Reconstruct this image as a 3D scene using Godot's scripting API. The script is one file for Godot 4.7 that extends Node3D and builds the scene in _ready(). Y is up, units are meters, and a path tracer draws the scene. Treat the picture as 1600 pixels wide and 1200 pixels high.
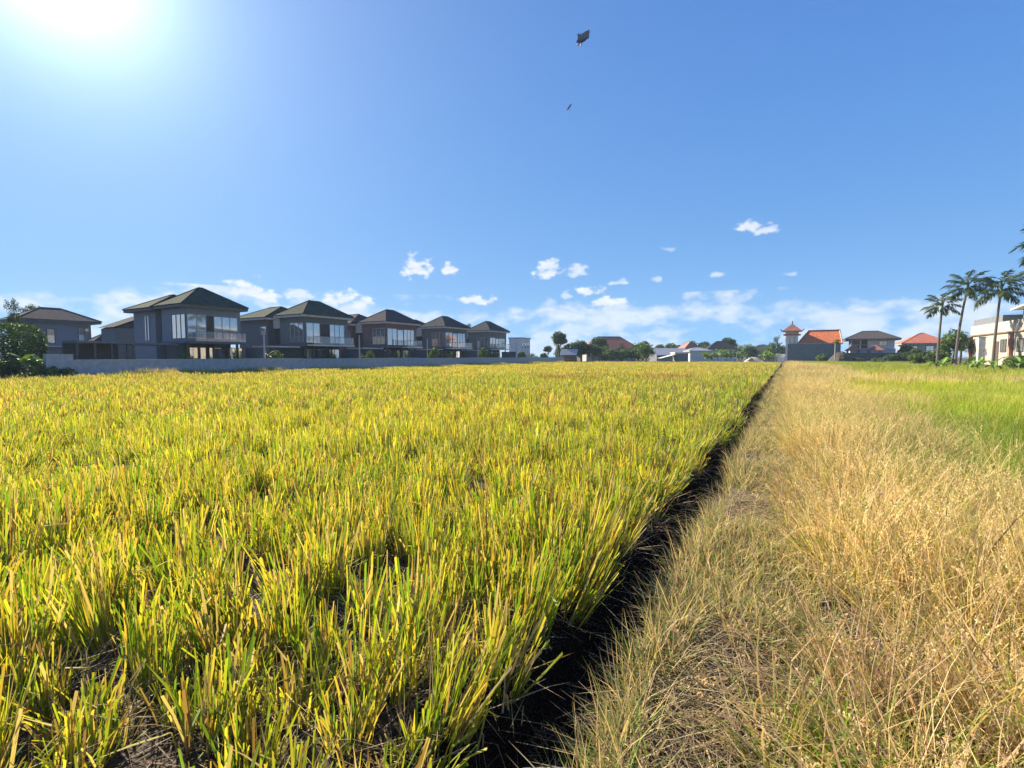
extends Node3D
# A rice paddy beside a ditch and a dry meadow, villas behind a low wall, evening sun ahead on one side.
# x runs across the field (the ditch follows z), y is up, metres.

const EYE := Vector3(0, 1.7, 0)
var used := {}
var M := {}
var noise_a := FastNoiseLite.new()
var noise_b := FastNoiseLite.new()

# ---------------------------------------------------------------- naming
func numbered(called: String) -> String:
	if not used.has(called):
		used[called] = 0
		return called
	used[called] += 1
	return "%s_%03d" % [called, used[called]]

func tag(o: Node, label: String, category: String = "", group: String = "", kind: String = "") -> Node:
	if label != "": o.set_meta("label", label)
	if category != "": o.set_meta("category", category)
	if group != "": o.set_meta("group", group)
	if kind != "": o.set_meta("kind", kind)
	return o

func thing(called: String, label: String, category: String, at: Vector3, turn: float = 0.0, group: String = "") -> Node3D:
	var o := Node3D.new()
	o.name = numbered(called)
	add_child(o)
	o.position = at
	o.rotation.y = turn
	tag(o, label, category, group, "thing")
	return o

func part(called: String, mesh: Mesh, m: Material, parent: Node, at: Vector3 = Vector3.ZERO) -> MeshInstance3D:
	var o := MeshInstance3D.new()
	o.name = numbered(called) if parent == self else called
	o.mesh = mesh
	if m: o.material_override = m
	parent.add_child(o, true)
	o.position = at
	return o

# ---------------------------------------------------------------- shapes
func st() -> SurfaceTool:
	var s := SurfaceTool.new()
	s.begin(Mesh.PRIMITIVE_TRIANGLES)
	return s

func tri(s: SurfaceTool, a: Vector3, b: Vector3, c: Vector3) -> void:
	s.add_vertex(a); s.add_vertex(c); s.add_vertex(b)

func quad(s: SurfaceTool, a: Vector3, b: Vector3, c: Vector3, d: Vector3) -> void:
	tri(s, a, b, c); tri(s, a, c, d)

func bx(s: SurfaceTool, lo: Vector3, hi: Vector3) -> void:
	var p := [Vector3(lo.x, lo.y, lo.z), Vector3(hi.x, lo.y, lo.z), Vector3(hi.x, lo.y, hi.z), Vector3(lo.x, lo.y, hi.z), Vector3(lo.x, hi.y, lo.z), Vector3(hi.x, hi.y, lo.z), Vector3(hi.x, hi.y, hi.z), Vector3(lo.x, hi.y, hi.z)]
	for f in [[0, 1, 2, 3], [7, 6, 5, 4], [3, 2, 6, 7], [1, 0, 4, 5], [2, 1, 5, 6], [0, 3, 7, 4]]:
		quad(s, p[f[0]], p[f[1]], p[f[2]], p[f[3]])

func box(lo: Vector3, hi: Vector3) -> Mesh:
	var s := st()
	bx(s, lo, hi)
	return s.commit()

func tube(s: SurfaceTool, pts: Array, radii: Array, sides: int = 8) -> void:
	var rings := []
	for i in pts.size():
		var d: Vector3 = (pts[mini(i + 1, pts.size() - 1)] - pts[maxi(i - 1, 0)]).normalized()
		var u := d.cross(Vector3(0.31, 0.2, 0.93)).normalized()
		var v := d.cross(u).normalized()
		var ring := []
		for k in sides:
			var a := TAU * k / sides
			ring.append(pts[i] + (u * cos(a) + v * sin(a)) * float(radii[i]))
		rings.append(ring)
	for i in pts.size() - 1:
		for k in sides:
			var n := (k + 1) % sides
			quad(s, rings[i][k], rings[i][n], rings[i + 1][n], rings[i + 1][k])
	for k in sides:
		tri(s, pts[0], rings[0][(k + 1) % sides], rings[0][k])
		tri(s, pts[-1], rings[-1][k], rings[-1][(k + 1) % sides])

func bar(a: Vector3, b: Vector3, r: float, sides: int = 6) -> Mesh:
	var s := st()
	tube(s, [a, b], [r, r], sides)
	return s.commit()

# hipped roof: eaves rectangle, ridge along x or z, underside closed, eaves of thickness t
func hip_roof(x0: float, x1: float, z0: float, z1: float, y: float, h: float, cut: float, along_x: bool, t: float = 0.12) -> Mesh:
	var s := st()
	var r0: Vector3
	var r1: Vector3
	if along_x:
		r0 = Vector3(x0 + cut, y + h, (z0 + z1) / 2); r1 = Vector3(x1 - cut, y + h, (z0 + z1) / 2)
	else:
		r0 = Vector3((x0 + x1) / 2, y + h, z0 + cut); r1 = Vector3((x0 + x1) / 2, y + h, z1 - cut)
	var a := Vector3(x0, y, z0)
	var b := Vector3(x1, y, z0)
	var c := Vector3(x1, y, z1)
	var d := Vector3(x0, y, z1)
	if along_x:
		quad(s, b, a, r0, r1); quad(s, d, c, r1, r0); tri(s, a, d, r0); tri(s, c, b, r1)
	else:
		quad(s, a, d, r1, r0); quad(s, c, b, r0, r1); tri(s, b, a, r0); tri(s, d, c, r1)
	var dn := Vector3(0, -t, 0)
	quad(s, a + dn, b + dn, c + dn, d + dn)
	for e in [[a, b], [b, c], [c, d], [d, a]]:
		quad(s, e[1], e[0], e[0] + dn, e[1] + dn)
	return s.commit()

func ridge_caps(x0: float, x1: float, z0: float, z1: float, y: float, h: float, cut: float, along_x: bool, r: float) -> Mesh:
	var s := st()
	var r0 := Vector3(x0 + cut, y + h, (z0 + z1) / 2) if along_x else Vector3((x0 + x1) / 2, y + h, z0 + cut)
	var r1 := Vector3(x1 - cut, y + h, (z0 + z1) / 2) if along_x else Vector3((x0 + x1) / 2, y + h, z1 - cut)
	var ends := [[Vector3(x0, y, z0), r0], [Vector3(x0, y, z1), r0 if along_x else r1], [Vector3(x1, y, z0), r1 if along_x else r0], [Vector3(x1, y, z1), r1]]
	for e in ends: tube(s, [e[0], e[1]], [r, r], 6)
	if r0.distance_to(r1) > 0.1: tube(s, [r0, r1], [r * 1.2, r * 1.2], 6)
	return s.commit()

func add_roof(parent: Node, x0: float, x1: float, z0: float, z1: float, y: float, h: float, cut: float, along_x: bool, m: Material, cap: Material, fascia: Material) -> void:
	var r := part("roof", hip_roof(x0, x1, z0, z1, y, h, cut, along_x, 0.1), m, parent)
	part("ridge_cap", ridge_caps(x0, x1, z0, z1, y, h, cut, along_x, 0.07), cap, r)
	var s := st()
	var t := 0.24
	for f in [[Vector3(x0 + 0.06, y - 0.102 - t, z1 - 0.1), Vector3(x1 - 0.06, y - 0.102, z1 - 0.05)], [Vector3(x0 + 0.06, y - 0.102 - t, z0 + 0.05), Vector3(x1 - 0.06, y - 0.102, z0 + 0.1)], [Vector3(x1 - 0.12, y - 0.102 - t, z0 + 0.102), Vector3(x1 - 0.07, y - 0.102, z1 - 0.102)], [Vector3(x0 + 0.07, y - 0.102 - t, z0 + 0.102), Vector3(x0 + 0.12, y - 0.102, z1 - 0.102)]]:
		bx(s, f[0], f[1])
	part("fascia", s.commit(), fascia, r)

# window with its frame as the mesh and each pane a child. face "s": looks to +z, "e": looks to +x, "w": looks to -x
func window(parent: Node, face: String, at: Vector3, w: float, h: float, cols: int, frame_m: Material, pane_ms: Array, called: String = "window") -> MeshInstance3D:
	var root := MeshInstance3D.new()
	root.name = called
	var s := st()
	var t := 0.05
	bx(s, Vector3(0, 0, 0.001), Vector3(w, t, 0.08)); bx(s, Vector3(0, h - t, 0.001), Vector3(w, h, 0.08))
	for k in cols + 1:
		var x := (w - t) * k / cols
		bx(s, Vector3(x, t, 0.001), Vector3(x + t, h - t, 0.075))
	root.mesh = s.commit()
	root.material_override = frame_m
	parent.add_child(root, true)
	root.position = at
	if face == "e": root.rotation.y = PI / 2
	if face == "w": root.rotation.y = -PI / 2
	var pw := (w - t) / cols
	var pm := box(Vector3(0, 0, 0), Vector3(pw - t, h - 2 * t, 0.02))
	for k in cols:
		part("pane", pm, pane_ms[k % pane_ms.size()], root, Vector3(t + pw * k, t, 0.02))
	return root

# ---------------------------------------------------------------- materials
func noise_image(sd: int, freq: float, lo: float, hi: float, size: int = 256, kind: int = FastNoiseLite.TYPE_SIMPLEX_SMOOTH) -> ImageTexture:
	var n := FastNoiseLite.new()
	n.seed = sd
	n.noise_type = kind
	n.frequency = freq
	n.fractal_octaves = 5
	var im := n.get_seamless_image(size, size)
	im.convert(Image.FORMAT_RGBA8)
	for y in size:
		for x in size:
			var v: float = lerpf(lo, hi, im.get_pixel(x, y).r)
			im.set_pixel(x, y, Color(v, v, v))
	return ImageTexture.create_from_image(im)

func row_image(rows: int, lo: float, sd: int) -> ImageTexture:
	# courses of roof tiles or boards too far off to tell apart: each piece its own tone, lapped edges
	var n := 256
	var im := Image.create(n, n, false, Image.FORMAT_RGBA8)
	var rng := RandomNumberGenerator.new()
	rng.seed = sd
	var step := n / rows
	var tones := []
	for k in rows * rows: tones.append(rng.randf_range(lo, 1.0))
	for y in n:
		for x in n:
			var r := y / step
			var c := ((x + (r % 2) * step / 2) % n) / step
			var v: float = tones[(r % rows) * rows + (c % rows)]
			im.set_pixel(x, y, Color(v, v, v))
	return ImageTexture.create_from_image(im)

func mat(called: String, c: Color, rough: float = 0.85, tex: Texture2D = null, scale: float = 0.5, bump: float = 0.0) -> StandardMaterial3D:
	var m := StandardMaterial3D.new()
	m.resource_name = called
	m.albedo_color = c.linear_to_srgb()
	m.roughness = rough
	if tex:
		m.albedo_texture = tex
		m.uv1_triplanar = true
		m.uv1_world_triplanar = true
		m.uv1_scale = Vector3.ONE * scale
		if bump > 0.0:
			m.heightmap_enabled = true
			m.heightmap_texture = tex
			m.heightmap_scale = bump
	M[called] = m
	return m

func leaf_mat(called: String, through: Color, rough: float = 0.6) -> StandardMaterial3D:
	var m := StandardMaterial3D.new()
	m.resource_name = called
	m.vertex_color_use_as_albedo = true
	m.roughness = rough
	m.metallic_specular = 0.35
	m.backlight_enabled = true
	m.backlight = through
	m.cull_mode = BaseMaterial3D.CULL_DISABLED
	M[called] = m
	return m

func make_materials() -> void:
	var fine := noise_image(3, 0.03, 0.85, 1.0)
	var coarse := noise_image(7, 0.02, 0.84, 1.0)
	var speck := noise_image(11, 0.12, 0.45, 1.0)
	var tiles := row_image(16, 0.82, 5)
	mat("soil", Color(0.085, 0.062, 0.04), 0.95, speck, 0.9, 4.0)
	mat("mud", Color(0.05, 0.038, 0.027), 0.95, speck, 1.3, 5.0).metallic_specular = 0.15
	mat("path_soil", Color(0.15, 0.115, 0.07), 0.95, speck, 1.6, 4.0)
	mat("meadow_soil", Color(0.16, 0.13, 0.07), 0.95, speck, 1.2, 3.0)
	mat("concrete", Color(0.46, 0.48, 0.51), 0.9, coarse, 0.35)
	mat("concrete_dark", Color(0.17, 0.19, 0.22), 0.9, coarse, 0.3)
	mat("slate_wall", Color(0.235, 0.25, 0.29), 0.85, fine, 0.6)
	mat("green_slate_wall", Color(0.16, 0.18, 0.195), 0.85, fine, 0.6)
	mat("brown_wall", Color(0.22, 0.13, 0.135), 0.85, fine, 0.6)
	mat("dark_wall", Color(0.15, 0.158, 0.18), 0.85, fine, 0.6)
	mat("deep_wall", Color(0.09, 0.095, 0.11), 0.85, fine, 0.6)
	mat("roof_green", Color(0.085, 0.10, 0.075), 0.8, tiles, 0.25)
	mat("roof_brown", Color(0.10, 0.088, 0.092), 0.8, tiles, 0.25)
	mat("roof_grey", Color(0.08, 0.085, 0.09), 0.8, tiles, 0.25)
	mat("roof_dark", Color(0.06, 0.056, 0.06), 0.8, tiles, 0.25)
	mat("roof_orange", Color(0.74, 0.20, 0.065), 0.8, tiles, 0.25)
	mat("roof_red", Color(0.56, 0.17, 0.10), 0.8, tiles, 0.25)
	mat("roof_russet", Color(0.40, 0.15, 0.10), 0.8, tiles, 0.25)
	mat("metal_sheet", Color(0.38, 0.40, 0.43), 0.45, coarse, 0.4)
	mat("white_paint", Color(0.75, 0.74, 0.72), 0.7, coarse, 0.3)
	mat("offwhite", Color(0.55, 0.53, 0.52), 0.8, coarse, 0.3)
	mat("cream", Color(0.47, 0.42, 0.36), 0.85, coarse, 0.3)
	mat("beige", Color(0.46, 0.43, 0.40), 0.85, coarse, 0.3)
	mat("pink", Color(0.45, 0.25, 0.20), 0.85, coarse, 0.4)
	mat("frame_grey", Color(0.34, 0.35, 0.36), 0.5)
	mat("frame_dark", Color(0.05, 0.05, 0.055), 0.5)
	mat("curtain_dark", Color(0.07, 0.05, 0.05), 0.8)
	mat("wood", Color(0.22, 0.15, 0.09), 0.85, fine, 1.2)
	mat("pale_wood", Color(0.50, 0.42, 0.30), 0.85, fine, 1.5)
	mat("bark", Color(0.20, 0.16, 0.12), 0.95, speck, 1.5, 2.0)
	mat("palm_bark", Color(0.30, 0.26, 0.22), 0.95, speck, 1.0, 2.0)
	mat("thatch", Color(0.16, 0.14, 0.11), 0.95, speck, 1.4, 4.0)
	mat("kite_dark", Color(0.05, 0.055, 0.10), 0.7)
	mat("kite_blue", Color(0.06, 0.06, 0.22), 0.7)
	mat("kite_grey", Color(0.16, 0.17, 0.19), 0.7)
	var g := mat("coated_glass", Color(0.52, 0.52, 0.52), 0.04)      # sun-control glass: a neutral metal coating, the same in every pane
	g.metallic = 0.75
	var gc := mat("glass_clear", Color(0.55, 0.62, 0.66), 0.05)
	gc.transparency = BaseMaterial3D.TRANSPARENCY_ALPHA
	gc.albedo_color.a = 0.13
	for k in ["roof_green", "roof_brown", "roof_grey", "roof_dark"]:
		M[k].metallic_specular = 0.12
		M[k].roughness = 1.0
	leaf_mat("rice_leaf", Color(1.0, 0.97, 0.6))
	leaf_mat("straw", Color(0.95, 0.9, 0.75), 0.7)
	leaf_mat("tree_leaf", Color(0.6, 0.65, 0.3))

# ---------------------------------------------------------------- blades, tufts, crowns
func pick(rng: RandomNumberGenerator, palette: Array) -> Color:
	# palette: [weight, colour, colour at the tip]
	var total := 0.0
	for p in palette: total += p[0]
	var r := rng.randf() * total
	for p in palette:
		r -= p[0]
		if r <= 0.0: return p[1]
	return palette[0][1]

func tuft(sd: int, n: int, o: Dictionary) -> ArrayMesh:
	var rng := RandomNumberGenerator.new()
	rng.seed = sd
	var v := PackedVector3Array()
	var c := PackedColorArray()
	var ix := PackedInt32Array()
	var seg: int = o.seg
	for i in n:
		var a := rng.randf() * TAU
		var rad: float = o.rad * sqrt(rng.randf())
		var p := Vector3(cos(a) * rad, -0.02, sin(a) * rad)
		var az := a + rng.randfn(0.0, o.get("stray", 0.7))
		var lean: float = rng.randf_range(o.lean[0], o.lean[1])
		var bend: float = rng.randf_range(o.bend[0], o.bend[1])
		var L: float = rng.randf_range(o.len[0], o.len[1])
		var w: float = rng.randf_range(o.wid[0], o.wid[1])
		var entry: Array = o.palette[0]
		var total := 0.0
		for q in o.palette: total += q[0]
		var pickv := rng.randf() * total
		for q in o.palette:
			pickv -= q[0]
			if pickv <= 0.0:
				entry = q
				break
		var j := rng.randf_range(0.8, 1.2)
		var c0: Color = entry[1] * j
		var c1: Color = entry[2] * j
		var cut: bool = rng.randf() < o.get("cut", 0.0)
		var twist := rng.randf_range(-1.2, 1.2)
		var dirh := Vector3(cos(az), 0, sin(az))
		var side := Vector3(-sin(az), 0, cos(az)).rotated(Vector3.UP, twist)
		var first := v.size()
		var ang := lean
		var kink: float = rng.randf() if rng.randf() < o.get("kink", 0.0) else 2.0
		for k in seg + 1:
			var t := float(k) / seg
			var ww: float = w * (0.75 + 0.25 * minf(t * 4.0, 1.0)) * (1.0 if cut else 1.0 - pow(t, 2.2) * 0.94)
			if cut and k == seg: ww *= 0.85
			v.append(p - side * ww * 0.5)
			v.append(p + side * ww * 0.5 + (Vector3(0, -ww * 0.8, 0) if cut and k == seg else Vector3.ZERO))
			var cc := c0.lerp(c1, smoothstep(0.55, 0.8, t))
			cc.a = 1.0
			c.append(cc); c.append(cc)
			if k < seg:
				p += (dirh * sin(ang) + Vector3.UP * cos(ang)) * (L / seg)
				ang += bend / seg * (0.5 + t)
				if kink < t + 1.0 / seg:
					ang += 1.3
					kink = 3.0
		for k in seg:
			var b := first + k * 2
			ix.append_array([b, b + 1, b + 2, b + 1, b + 3, b + 2])
		if o.has("seed") and rng.randf() < o.seed:
			# a loose seed head of small grains round the tip
			for q in 9:
				var gp: Vector3 = p - (dirh * sin(ang) + Vector3.UP * cos(ang)) * (q * 0.012) + Vector3(rng.randfn(0, 0.006), rng.randfn(0, 0.006), rng.randfn(0, 0.006))
				var b2 := v.size()
				var gd := Vector3(rng.randfn(), rng.randfn(), rng.randfn()).normalized() * 0.008
				var up := Vector3(0, 0.014, 0) + gd * 0.5
				v.append_array([gp - gd, gp + gd, gp + up])
				var gcx: Color = c1 * 0.95
				gcx.a = 1.0
				c.append_array([gcx, gcx, gcx])
				ix.append_array([b2, b2 + 1, b2 + 2])
	return raw_mesh(v, c, ix)

func raw_mesh(v: PackedVector3Array, c: PackedColorArray, ix: PackedInt32Array) -> ArrayMesh:
	var arr := []
	arr.resize(Mesh.ARRAY_MAX)
	arr[Mesh.ARRAY_VERTEX] = v
	arr[Mesh.ARRAY_COLOR] = c
	arr[Mesh.ARRAY_INDEX] = ix
	var m := ArrayMesh.new()
	m.add_surface_from_arrays(Mesh.PRIMITIVE_TRIANGLES, arr)
	return m

# a crown of leaf-sized faces in clumps: unit radius, centre at the origin
func crown_mesh(sd: int, clumps: int, leaves: int, leaf: float, flat: float, cols: Array, spread: float = 0.72) -> ArrayMesh:
	var rng := RandomNumberGenerator.new()
	rng.seed = sd
	var v := PackedVector3Array()
	var c := PackedColorArray()
	var ix := PackedInt32Array()
	for q in clumps:
		var d := Vector3(rng.randfn(), rng.randfn(), rng.randfn()).normalized()
		var at := d * spread * pow(rng.randf(), 0.4)
		at.y *= flat
		var cr := rng.randf_range(0.2, 0.38)
		var col: Color = cols[rng.randi() % cols.size()]
		for k in leaves:
			var e := Vector3(rng.randfn(), rng.randfn(), rng.randfn()).normalized() * cr * pow(rng.randf(), 0.33)
			e.y *= 0.75
			var s := leaf * rng.randf_range(0.6, 1.4)
			var u := Vector3(rng.randfn(), rng.randfn(), rng.randfn()).normalized()
			var w := u.cross(Vector3(rng.randfn(), rng.randfn() + 0.5, rng.randfn()).normalized()).normalized()
			var b := v.size()
			var p := at + e
			v.append_array([p - u * s, p + w * s * 0.45, p + u * s, p - w * s * 0.45])
			var cc := col * rng.randf_range(0.75, 1.25)
			cc.a = 1.0
			c.append_array([cc, cc, cc, cc])
			ix.append_array([b, b + 1, b + 2, b, b + 2, b + 3])
	return raw_mesh(v, c, ix)

func trunk_mesh(sd: int, h: float, r: float, limbs: int) -> Mesh:
	var rng := RandomNumberGenerator.new()
	rng.seed = sd
	var s := st()
	var top := Vector3(rng.randfn(0, 0.05) * h, h, rng.randfn(0, 0.05) * h)
	tube(s, [Vector3(0, -0.3, 0), Vector3(0, 0.15, 0), top * 0.5 + Vector3(0.03 * h, 0, 0), top], [r * 1.5, r, r * 0.75, r * 0.4], 8)
	for k in limbs:
		var a := TAU * k / limbs + rng.randf()
		var p: Vector3 = top * rng.randf_range(0.5, 0.8) + Vector3(0.02 * h, 0, 0)
		var q := p + Vector3(cos(a), rng.randf_range(0.5, 1.0), sin(a)) * h * 0.3
		tube(s, [p, (p + q) / 2 + Vector3(0, 0.04 * h, 0), q], [r * 0.5, r * 0.35, r * 0.15], 6)
	return s.commit()

var crowns := []
func tree(called: String, label: String, at: Vector3, h: float, r: float, kind: int, group: String = "", turn: float = 0.0, squash: float = 1.0) -> void:
	var t := thing(called, label, "tree", at, turn, group)
	part("trunk", trunk_mesh(int(at.x * 7 + at.z * 3), h * 0.72, h * 0.035, 5), M.bark, t)
	var c := part("crown", crowns[kind], M.tree_leaf, t, Vector3(0, h - r * squash * 0.95, 0))
	c.scale = Vector3(r, r * squash, r)

func scatter(called: String, parent: Node, mesh: Mesh, m: Material, rows: Array) -> void:
	if rows.is_empty(): return
	var mm := MultiMesh.new()
	mm.transform_format = MultiMesh.TRANSFORM_3D
	mm.use_colors = true
	mm.mesh = mesh
	mm.instance_count = rows.size()
	var b := PackedFloat32Array()
	b.resize(rows.size() * 16)
	for i in rows.size():
		var t: Transform3D = rows[i][0]
		var c: Color = rows[i][1]
		var k := i * 16
		b[k] = t.basis.x.x; b[k + 1] = t.basis.y.x; b[k + 2] = t.basis.z.x; b[k + 3] = t.origin.x
		b[k + 4] = t.basis.x.y; b[k + 5] = t.basis.y.y; b[k + 6] = t.basis.z.y; b[k + 7] = t.origin.y
		b[k + 8] = t.basis.x.z; b[k + 9] = t.basis.y.z; b[k + 10] = t.basis.z.z; b[k + 11] = t.origin.z
		b[k + 12] = c.r; b[k + 13] = c.g; b[k + 14] = c.b; b[k + 15] = 1.0
	mm.buffer = b
	var o := MultiMeshInstance3D.new()
	o.name = called
	o.multimesh = mm
	o.material_override = m
	parent.add_child(o, true)

# tufts joined into one patch mesh; rows: [tuft mesh, transform, tint]
func patch(rows: Array) -> ArrayMesh:
	var v := PackedVector3Array()
	var c := PackedColorArray()
	var ix := PackedInt32Array()
	for r in rows:
		var arr: Array = r[0].surface_get_arrays(0)
		var n := v.size()
		v.append_array((r[1] as Transform3D) * (arr[Mesh.ARRAY_VERTEX] as PackedVector3Array))
		var src: PackedColorArray = arr[Mesh.ARRAY_COLOR]
		var k: Color = r[2]
		for i in src.size(): src[i] = Color(src[i].r * k.r, src[i].g * k.g, src[i].b * k.b, 1.0)
		c.append_array(src)
		var id: PackedInt32Array = arr[Mesh.ARRAY_INDEX]
		for i in id.size(): id[i] += n
		ix.append_array(id)
	return raw_mesh(v, c, ix)

func joined(called: String, parent: Node, rows: Array, m: Material) -> void:
	if not rows.is_empty(): part(called, patch(rows), m, parent)

func placed(at: Vector3, turn: float, s: float, sy: float, tilt: Vector3 = Vector3.ZERO) -> Transform3D:
	var b := Basis.from_euler(Vector3(tilt.x, 0, tilt.z)) * Basis(Vector3.UP, turn)
	return Transform3D(b.scaled_local(Vector3(s, sy, s)), at)

func stuff(called: String, label: String, category: String) -> Node3D:
	var o := Node3D.new()
	o.name = numbered(called)
	add_child(o)
	tag(o, label, category, "", "stuff")
	return o

# ---------------------------------------------------------------- sky
func sky_color(az: float, el: float, sun: Vector3) -> Color:
	var d := Vector3(sin(az) * cos(el), sin(el), -cos(az) * cos(el))
	var g := rad_to_deg(acos(clampf(d.dot(sun), -1.0, 1.0)))
	var e := clampf(rad_to_deg(el), 0.0, 90.0)
	var low := Color(0.088, 0.214, 0.37)
	var mid := Color(0.0195, 0.084, 0.25)
	var high := Color(0.006, 0.042, 0.172)
	var c := low.lerp(mid, 1.0 - exp(-e / 13.0)).lerp(high, smoothstep(15.0, 70.0, e))
	var halo := 0.10 * exp(-g / 30.0) + 0.15 * exp(-g / 12.0) + 0.9 * exp(-g / 3.3)
	return Color(c.r + halo * 0.86, c.g + halo * 1.0, c.b + halo * 1.0)

func make_sky(sun: Vector3) -> Sky:
	var w := 4096
	var h := 2048
	var lw := 256
	var pad := 8
	var lowres := Image.create(lw + 2 * pad, lw / 2, false, Image.FORMAT_RGBF)
	for y in lw / 2:
		var el := PI / 2 - (y + 0.5) / (lw / 2) * PI
		for x in lw + 2 * pad:
			lowres.set_pixel(x, y, sky_color((x - pad + 0.5) / lw * TAU, el, sun))
	lowres.resize((lw + 2 * pad) * (w / lw), h, Image.INTERPOLATE_CUBIC)
	var im := lowres.get_region(Rect2i(pad * (w / lw), 0, w, h))
	# cumulus low over the horizon all round: noise on the sphere, plus single puffs (azimuth, height, half width, half height in degrees, strength)
	var puffs := [
		[-41.5, 10.1, 1.6, 0.9, 1.2], [-42.2, 10.7, 0.8, 0.9, 1.0], [-37.8, 10.2, 0.9, 0.55, 1.0], [-59.6, 6.7, 1.7, 1.0, 1.2], [-57.9, 6.3, 1.3, 0.7, 1.0],
		[-54.2, 6.7, 1.5, 0.55, 0.8], [-50.2, 6.4, 2.0, 0.9, 1.1], [-48.2, 5.9, 1.6, 0.8, 1.1], [-34.8, 6.7, 1.7, 0.5, 1.0],
		[-26.3, 9.8, 1.3, 0.6, 0.9], [-25.7, 10.5, 1.0, 0.7, 0.9], [-22.6, 10.3, 1.2, 0.5, 0.8], [-22.1, 9.7, 0.8, 0.4, 0.7], [-21.1, 7.6, 1.5, 0.5, 1.0], [-19.0, 6.3, 2.0, 0.5, 1.0],
		[-3.3, 13.6, 1.4, 0.5, 0.85], [-2.4, 13.1, 1.1, 0.45, 0.8], [-7.0, 8.9, 1.2, 0.35, 0.7], [-17.7, 8.6, 0.8, 0.3, 0.7], [-23.8, 7.1, 0.6, 0.3, 0.6], [0.1, 8.5, 0.8, 0.25, 0.55], [-13.5, 8.8, 0.6, 0.3, 0.6], [-12.2, 12.0, 0.7, 0.25, 0.4],
	]
	var rng := RandomNumberGenerator.new()
	rng.seed = 41
	for k in 60:
		var a := rng.randf_range(25.0, 275.0)
		puffs.append([a if a < 180.0 else a - 360.0, rng.randf_range(5.0, 13.5), rng.randf_range(0.7, 1.9), rng.randf_range(0.3, 0.8), rng.randf_range(0.6, 1.1)])
	var n1 := FastNoiseLite.new()
	n1.seed = 5
	n1.frequency = 13.0
	n1.fractal_octaves = 6
	n1.fractal_gain = 0.55
	var n2 := FastNoiseLite.new()
	n2.seed = 9
	n2.frequency = 2.6
	n2.fractal_octaves = 2
	var n3 := FastNoiseLite.new()
	n3.seed = 15
	n3.frequency = 30.0
	n3.fractal_octaves = 5
	n3.fractal_gain = 0.55
	var by_col := []
	for x in w: by_col.append([])
	for p in puffs:
		for x in range(int((p[0] - p[2] * 2.5) / 360.0 * w), int((p[0] + p[2] * 2.5) / 360.0 * w) + 1):
			by_col[posmod(x, w)].append(p)
	var y0 := int((90.0 - 17.0) / 180.0 * h)
	var y1 := h / 2
	for y in range(y0, y1):
		var e := 90.0 - (y + 0.5) / h * 180.0
		var el := deg_to_rad(e)
		var bank := clampf(1.0 - e / 7.2, 0.0, 1.0)
		for x in w:
			var list: Array = by_col[x]
			if bank <= 0.0 and list.is_empty(): continue
			var az := (x + 0.5) / w * TAU
			var d := Vector3(sin(az) * cos(el), sin(el) * 2.0, -cos(az) * cos(el))
			var n := n1.get_noise_3dv(d)
			var den := 0.0
			if bank > 0.0:
				var field := n2.get_noise_3d(d.x, d.y * 2.2, d.z)
				den = clampf((n * 0.9 + field * 0.9 + bank * 1.0 - 0.27) * 1.6, 0.0, 0.85)
			var a_deg := rad_to_deg(az)
			var nf := n3.get_noise_3dv(d) if not list.is_empty() else 0.0
			for p in list:
				var da: float = wrapf(a_deg - p[0], -180.0, 180.0) / p[2]
				var dv: float = (e - p[1]) / p[3]
				if dv < 0.0: dv *= 1.35
				var q: float = 1.0 - sqrt(da * da + dv * dv) * 0.8
				den = maxf(den, clampf((q + nf * 1.15 + 0.02) * 2.0, 0.0, 1.0) * minf(p[4], 1.0))
			if not list.is_empty(): n = nf
			if den <= 0.003: continue
			var base := im.get_pixel(x, y)
			# cloud matter: white, the thick lower part a little bluer
			var thick := clampf(n * 0.8 + 0.55, 0.0, 1.0)
			var cl := Color(0.265, 0.297, 0.352).lerp(Color(0.392, 0.397, 0.397), thick)
			if e < 7.0: cl = cl.lerp(base, 0.25 * (1.0 - e / 7.0))
			im.set_pixel(x, y, base.lerp(cl, den * 0.92))
	var pm := PanoramaSkyMaterial.new()
	pm.panorama = ImageTexture.create_from_image(im)
	var sky := Sky.new()
	sky.sky_material = pm
	return sky

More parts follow.
